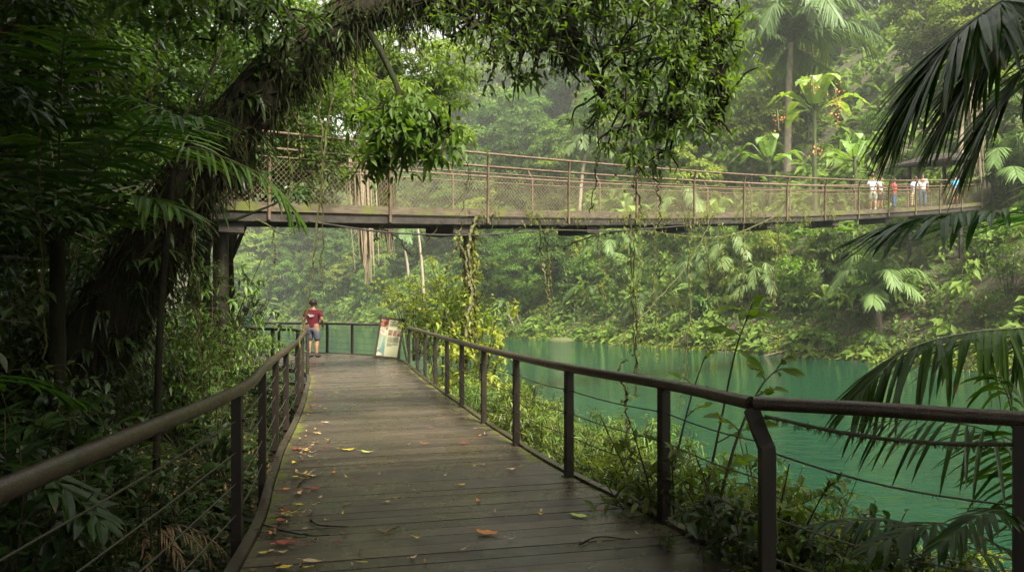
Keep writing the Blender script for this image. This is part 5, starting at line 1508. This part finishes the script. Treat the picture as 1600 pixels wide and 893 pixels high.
for tries in range(4000):
    y = rng.uniform(5.0, 23.5); off = abs(rng.normal(0, 1)) * 1.15 + .28
    x = right_edge(y) + off
    if off > 2.6: continue
    need = .30 + .014 * y
    if any((x - a) ** 2 + (y - b) ** 2 < need * need for a, b in pts_): continue
    pts_.append((x, y))
    hmax = .95 if y > 7.5 else 1.15
    q = int(rng.choice(5, p=[.36, .2, .2, .14, .10] if y > 8 else [.3, .05, .1, .2, .35]))
    if 9.5 < y < 13.5 and off > .6: q = 1
    if y > 18: q = int(rng.choice([0, 2, 2]))
    g = gz(x, y)
    sc = rng.uniform(.6, .92) * (1.0 if off > .5 else .72) * (1.15 if 9.5 < y < 13.5 else 1)
    if y > 17: sc *= 1.25
    nm, parts, lab, cat = RS[q]
    place(nm, parts, (x, y, max(g, WATER_Z - .1) - .03), lab, cat, 'plants between the railing and the river', rng.uniform(0, 6.3), sc, (rng.normal(0, .12), rng.normal(0, .12)))
    n += 1
    if n >= 150: break
print('river bushes', n)
LB = [shrub_kind(12, 2.7, 1.0, .20, .085, 10, LEAF_NEAR, 'leaf_lime', .35, 6, .5, .6), shrub_kind(11, 2.3, .9, .17, .075, 11, LEAF_NEAR, 'leaf_lime', .35, 6, .5, .5)]
for x, y, zt, q, lab in ((-2.15, 23.4, 2.2, 0, 'tall lime green bush right behind the information board'), (-3.2, 25.2, 2.4, 1, 'lime green bush leaning over the information board'), (-1.2, 21.6, 1.9, 1, 'yellow green bush rising above the railing under the mossy vine'), (-1.75, 24.8, 3.0, 0, 'pale yellow flowering bush behind the others beside the information board'), (-.9, 19.2, 1.5, 0, 'yellow green bush above the rail, right of the tall lime bush')):
    place('lime_bush', LB[q], (x, y, zt + .25 - (2.7, 2.3)[q] * 1.15), lab, 'bush', None, rng.uniform(0, 6), 1.15)
for x, y, sc, lab in ((1.35, 5.15, .85, 'dark broad leaved shrub at the foot of the bent post'), (1.95, 4.95, .8, 'dark shrub with wet leaves right of the bent post'), (1.75, 5.5, 1.0, 'twiggy shrub with drooping leaves behind the bent post'), (1.05, 5.25, .45, 'small creeping shrub spilling over the deck corner'), (2.4, 5.2, .8, 'leafy shrub below the slack cables'), (1.62, 5.0, 1.0, 'bushy shrub with oval leaves pressed against the bent post'), (1.35, 6.3, 1.05, 'loose leafy shrub behind the second right post'), (2.2, 4.3, .55, 'low shrub at the bottom right below the lowest cable')):
    place('river_bush', RS[4 if rng.random() < .5 else 0][1] if sc > .5 else US[6][1], (x, y, gz(x, y) - .05 if sc > .5 else -.02), lab, 'bush', None, rng.uniform(0, 6), sc)
# twig saplings
def sapling(label, pts, br, L, W, mat='leaf_bank', t=.7):
    b = np.asarray(pts[0]); e = empty('sapling', tuple(b), label, 'sapling')
    mbS, mbL = MB(), MB()
    C = curve(rel(pts, b), 24); tube(mbS, C, np.linspace(.013, .004, 24), 6)
    for i, d, ln, k in br:
        p = C[i]; d = unit(np.array(d)); Q = curve([p, p + d * ln * .5 + (0, 0, .03), p + d * ln], 10)
        tube(mbS, Q, np.linspace(.006, .002, 10), 5)
        u = np.linspace(.3, 1, k); ii = np.minimum((u * 9).astype(int), 8)
        sd = unit(np.cross(d, (0, 0, 1.0)) + 1e-3)
        D = unit(sd * np.where(np.arange(k) % 2, 1, -1)[:, None] + d * .8 + rng.normal(0, .15, (k, 3)) + (0, 0, .05)); D[-1] = d
        leaves(mbL, LEAF_NEAR, Q[ii], D, np.array((0, -.8, .7)) + rng.normal(0, .35, (k, 3)), L * rng.uniform(.6, 1.15, k), W, rng.uniform(.1, .5, k), np.clip(t + rng.normal(0, .12, k), 0, 1))
    link('stem', mbS.mesh('sapling stem', M['stem'], True), e); link('foliage', mbL.mesh('sapling foliage', M[mat]), e)
sy = 5.9
sapling('slim sapling with bright green leaves rising above the rail near the bent post', [px(1085, 850, sy), px(1105, 760, sy), px(1130, 640, sy), px(1150, 545, sy), px(1172, 485, sy)],
        [(23, (.3, -.2, .5), .07, 4), (22, (-.9, -.2, .25), .20, 5), (22, (.9, .2, -.05), .18, 5), (21, (.1, -.7, .4), .12, 5), (19, (-.4, .3, .1), .14, 4), (17, (.5, -.3, -.3), .10, 3), (12, (-.7, 0, .5), .16, 5), (9, (.9, -.1, .35), .42, 9), (6, (.8, .1, .5), .35, 8), (5, (-.8, .1, .4), .28, 7), (3, (.7, -.2, .5), .3, 7)], .15, .062, 'leaf_mid', .8)
sapling('leafy twig with yellow green leaves reaching left of the bent post', [px(1120, 800, 5.4), px(1150, 690, 5.4), px(1185, 610, 5.5), px(1215, 575, 5.6)],
        [(23, (.4, -.1, .3), .12, 5), (21, (.8, .2, .0), .16, 5), (18, (-.5, .1, .5), .12, 4), (14, (.8, 0, .2), .2, 6), (9, (-.7, 0, .4), .2, 6)], .12, .052, 'leaf_mid', .85)
sapling('thin twiggy shoot with small leaves against the water left of the sapling', [px(1040, 800, 6.6), px(1060, 700, 6.6), px(1080, 620, 6.6), px(1100, 560, 6.6)],
        [(22, (.4, 0, .5), .1, 4), (17, (-.6, 0, .4), .16, 4), (12, (.7, 0, .4), .2, 5), (7, (-.6, 0, .4), .2, 6)], .10, .045, 'leaf_mid', .7)

# ------------------------------------------------------------------ dark wet palms at the right edge
def fr_(pts, n, ll, lw, **ex): return ([px(*p) if len(p) == 3 else np.array(p) for p in pts], n, ll, lw, ex)
cr = np.array((5.2, 6.0, 2.6))
palm_of_fronds('riverside_palm', 'dark wet palm with one great frond drooping from the upper right corner', (5.3, 6.1, gz(5.3, 6.1)), cr,
    [(  [cr, px(1740, 30, 5.6), px(1630, -20, 5.4), px(1545, 15, 5.3), px(1475, 78, 5.3), px(1420, 165, 5.35)], 84, .82, .052, dict(ang=(74, 30), hang=.40, droop=.25, start=.33, r=.02, vee=.2)),
     (  [cr, px(1800, 90, 5.9), px(1700, 60, 5.8), px(1620, 95, 5.8), px(1560, 160, 5.85), px(1525, 240, 5.9)], 56, .70, .046, dict(ang=(70, 30), hang=.42, droop=.25, start=.3, r=.016)),
     (  [cr, px(1780, 60, 5.6), px(1690, 15, 5.6), px(1600, 35, 5.6), px(1535, 95, 5.6), px(1478, 190, 5.65)], 64, .70, .046, dict(ang=(72, 30), hang=.42, droop=.25, start=.3, r=.016)),
     (  [cr, px(1760, 20, 6.2), px(1700, -40, 6.2), px(1600, -30, 6.3), px(1540, 30, 6.4)], 34, .8, .055, dict(ang=(65, 30), hang=.7, start=.35, r=.02)),
     (  [cr, (5.8, 7.0, 4.0), (6.4, 8.2, 4.6), (7.0, 9.6, 4.2)], 26, .8, .06, dict(hang=.5))], t=.3, stem_r=.07)
cr = np.array((4.9, 6.8, 1.9))
palm_of_fronds('riverside_palm', 'wet palm with two arching fronds level with the footbridge and the far shore', (5.0, 6.9, gz(5.0, 6.9)), cr,
    [(  [cr, px(1690, 350, 6.4), px(1600, 332, 6.2), px(1520, 332, 6.1), px(1450, 340, 6.0), px(1395, 352, 6.0)], 36, .80, .058, dict(ang=(60, 26), hang=.25, droop=.25, start=.22, r=.015, vee=.25)),
     (  [cr, px(1690, 505, 6.0), px(1600, 512, 5.9), px(1510, 520, 5.8), px(1420, 545, 5.7), px(1352, 605, 5.6)], 54, .70, .042, dict(ang=(62, 28), hang=.45, droop=.3, start=.22, r=.014, vee=.2)),
     (  [cr, (4.9, 7.5, 2.6), (4.7, 8.4, 3.0), (4.5, 9.2, 2.6)][:0] or [cr, (5.5, 7.6, 2.8), (6.2, 8.5, 3.2), (7, 9.4, 2.9)], 24, .6, .05, dict(hang=.5))], t=.45, stem_r=.06)
cr = np.array((3.75, 5.2, -.05))
palm_of_fronds('riverside_palm', 'low dark palm with wet arching leaflets behind the slack cables', (3.8, 5.2, gz(3.8, 5.2)), cr,
    [(  [cr, px(1640, 760, 4.9), px(1600, 700, 4.8), px(1530, 668, 4.75), px(1440, 655, 4.75), px(1340, 662, 4.8)], 24, .42, .030, dict(ang=(60, 30), hang=.75, droop=.4, start=.2, r=.010)),
     (  [cr, px(1620, 800, 4.7), px(1590, 690, 4.6), px(1575, 620, 4.6), px(1560, 590, 4.6)], 14, .45, .032, dict(ang=(70, 40), hang=.55, droop=.6, start=.25, r=.009)),
     (  [cr, px(1560, 870, 4.9), px(1450, 825, 4.9), px(1350, 812, 4.9), px(1262, 822, 4.9)], 26, .27, .040, dict(ang=(62, 35), hang=.3, droop=.3, start=.2, r=.008)),
     (  [cr, px(1580, 860, 4.5), px(1510, 825, 4.4), px(1440, 822, 4.3), px(1360, 855, 4.2)], 24, .25, .038, dict(ang=(62, 35), hang=.3, droop=.3, start=.2, r=.008)),
     (  [cr, px(1600, 840, 4.2), px(1570, 800, 4.1), px(1530, 805, 4.0), px(1470, 850, 3.9)], 22, .22, .034, dict(ang=(62, 35), hang=.35, droop=.3, start=.2, r=.008)),
     (  [cr, px(1560, 890, 5.2), px(1440, 865, 5.2), px(1330, 865, 5.2), px(1250, 888, 5.2)], 24, .27, .040, dict(ang=(62, 35), hang=.3, droop=.3, start=.2, r=.008))], t=.25, stem_r=.035)

# ------------------------------------------------------------------ fallen leaves and twigs on the boards
DRYC = {}
def dry_mat(c):
    if c not in DRYC:
        DRYC[c] = plain('fallen leaf', c, .5, .35, .3, 40)
    return DRYC[c]
def fallen(u, v, L, W, c, label, rz=None, curl=.25, group=None):
    p = on_deck(u, v, 0.012)
    mb = MB()
    V0, F0 = strip_leaf((0, .1, .25, .45, .65, .85, 1), (.02, .26, .44, .5, .42, .2, .01), .25)
    rz = rng.uniform(0, 6.28) if rz is None else rz
    V = np.stack([(V0[:, 0] - .5) * L, V0[:, 1] * W * (1 + rng.normal(0, .12, len(V0))), V0[:, 2] * W], -1)
    V[:, 2] += curl * L * (2 * (V0[:, 0] - .5)) ** 2 * rng.uniform(.2, .6) + rng.normal(0, .02 * L, len(V))
    V[:, 2] -= V[:, 2].min()
    co, si = math.cos(rz), math.sin(rz)
    V = np.stack([V[:, 0] * co - V[:, 1] * si, V[:, 0] * si + V[:, 1] * co, V[:, 2]], -1)
    mb.add(V, F0)
    s0 = V[1]
    tube(mb, [s0, s0 + np.array((-co, -si, .02)) * L * .25], .0022, 4)
    o = link('fallen_leaf', mb.mesh('fallen leaf', dry_mat(c)), None, tuple(p))
    return tag(o, label, 'leaf', group)
YEL, LIM, TAN, RED, ORG, BRN, GRN = (.60, .44, .05), (.42, .50, .12), (.52, .38, .22), (.26, .05, .03), (.55, .20, .04), (.16, .09, .045), (.26, .26, .07)
for u, v, L, W, c, rz, lab in ((543, 703, .17, .06, YEL, .1, 'yellow leaf lying left of the pale green leaf'), (574, 706, .15, .06, LIM, 0, 'pale green leaf lying beside the yellow leaf'), (906, 806, .15, .08, LIM, -.6, 'yellow green leaf near the right edge of the boards'),
                               (762, 833, .18, .09, ORG, -.25, 'large orange brown leaf in the foreground'), (603, 829, .20, .05, BRN, .35, 'long dark curled leaf in the foreground'), (490, 743, .18, .035, TAN, .5, 'tan curled strip of leaf near the left edge'),
                               (493, 763, .10, .10, RED, .6, 'round dark red leaf near the left edge'), (449, 805, .15, .07, GRN, -.7, 'olive curled leaf by the left kerb'), (721, 757, .085, .05, YEL, .4, 'golden leaf in the middle of the boards'),
                               (582, 757, .08, .03, BRN, .9, 'small upright brown curl in the middle of the boards'), (605, 783, .07, .03, TAN, .8, 'small tan curl right of the brown curl'), (543, 786, .11, .03, BRN, .2, 'dark brown scrap left of the tan curl'),
                               (448, 764, .09, .06, ORG, .3, 'bright orange leaf by the left kerb'), (465, 702, .13, .10, RED, .2, 'dark red leaf heap by the left kerb'), (490, 877, .15, .05, TAN, -.1, 'pale brown curled leaf at the bottom edge'),
                               (447, 886, .09, .06, YEL, .7, 'bright yellow leaf at the bottom left of the boards'), (727, 692, .10, .05, RED, .1, 'rusty red leaf on the right half of the boards'), (780, 716, .12, .04, BRN, .05, 'brown leaf near the right kerb'),
                               (800, 733, .09, .06, TAN, .5, 'crumpled tan leaf near the right kerb'), (468, 788, .08, .045, YEL, 0, 'small yellow leaf beside the olive curled leaf'), (568, 877, .06, .02, YEL, 0, 'thin yellow scrap at the bottom edge'),
                               (448, 848, .15, .09, RED, .4, 'dark brown red leaf heap at the lower left'), (510, 660, .09, .07, TAN, .3, 'pale leaf further up the boards at left'), (943, 798, .08, .05, RED, .2, 'small dark red leaf by the right kerb'), (955, 790, .08, .05, BRN, .2, 'small brown leaf touching the right kerb')):
    fallen(u, v, L, W, c, lab, rz, .3)
for k in range(150):
    if k < 100:                                        # gathered along the left kerb
        v = 600 + 290 * rng.random(); e0 = on_deck(800, v)[1]
        x = left_edge(e0) + .10 + abs(rng.normal(0, .20)); u = 800 + FPX * x / e0
    else:
        v = 585 + 305 * rng.random() ** .8; e0 = on_deck(800, v)[1]
        x = left_edge(e0) + .3 + rng.random() * (right_edge(e0) - left_edge(e0) - .5); u = 800 + FPX * x / e0
    big = rng.random() < .3 and k < 100
    fallen(u, v, rng.uniform(.035, .08) * (1.6 if big else 1), rng.uniform(.012, .035) * (1.5 if big else 1), [TAN, BRN, RED, ORG, TAN, YEL, BRN][int(rng.integers(0, 7))],
           'small dry leaf gathered along the left kerb' if k < 100 else 'tiny dry leaf scattered on the wet boards', None, .5, 'dry leaves along the left kerb' if k < 100 else 'tiny leaves on the boards')
for pts, lab in (([(400, 815), (440, 828), (485, 836), (515, 835)], 'dark twig lying across the boards at lower left'), ([(485, 812), (500, 820), (545, 822)], 'thin forked twig above the longer twig'), ([(465, 760), (480, 745), (505, 738)], 'pale thin twig by the red leaf'), ([(905, 850), (935, 838), (985, 842)], 'thin twig near the right corner of the boards')):
    mb = MB(); C = curve([on_deck(*p, .014) for p in pts], 12); tube(mb, C, np.linspace(.007, .003, 12), 5, .5, 0, .15)
    tube(mb, [C[6], C[6] + np.array((.06, -.03, .01))], [.004, .002], 4)
    tag(link('twig', mb.mesh('twig', M['bark'])), lab, 'twig')
# dried fern by the left rail
mbS, mbL = MB(), MB()
b = np.array((-2.75, 5.6, gz(-2.75, 5.6)))
for k in range(5):
    a = .2 + k * .35; d = np.array((math.cos(a), -math.sin(a) * .4, 0))
    frond(mbL, mbS, [(0, 0, .05), d * .2 + np.array((0, 0, .38)), d * .5 + np.array((0, 0, .36)), d * .75 + np.array((0, 0, .15))], 16, .12, .012, (50, 30), .5, .4, .7, LEAF_MID, .005)
e = empty('dried_fern', tuple(b), 'withered tan fern among the dark plants behind the first left post', 'fern')
link('rachises', mbS.mesh('dry rachis', M['thatch']), e); link('fronds', mbL.mesh('dry fronds', M['leaf_dry']), e)
print('objects', len(bpy.data.objects))
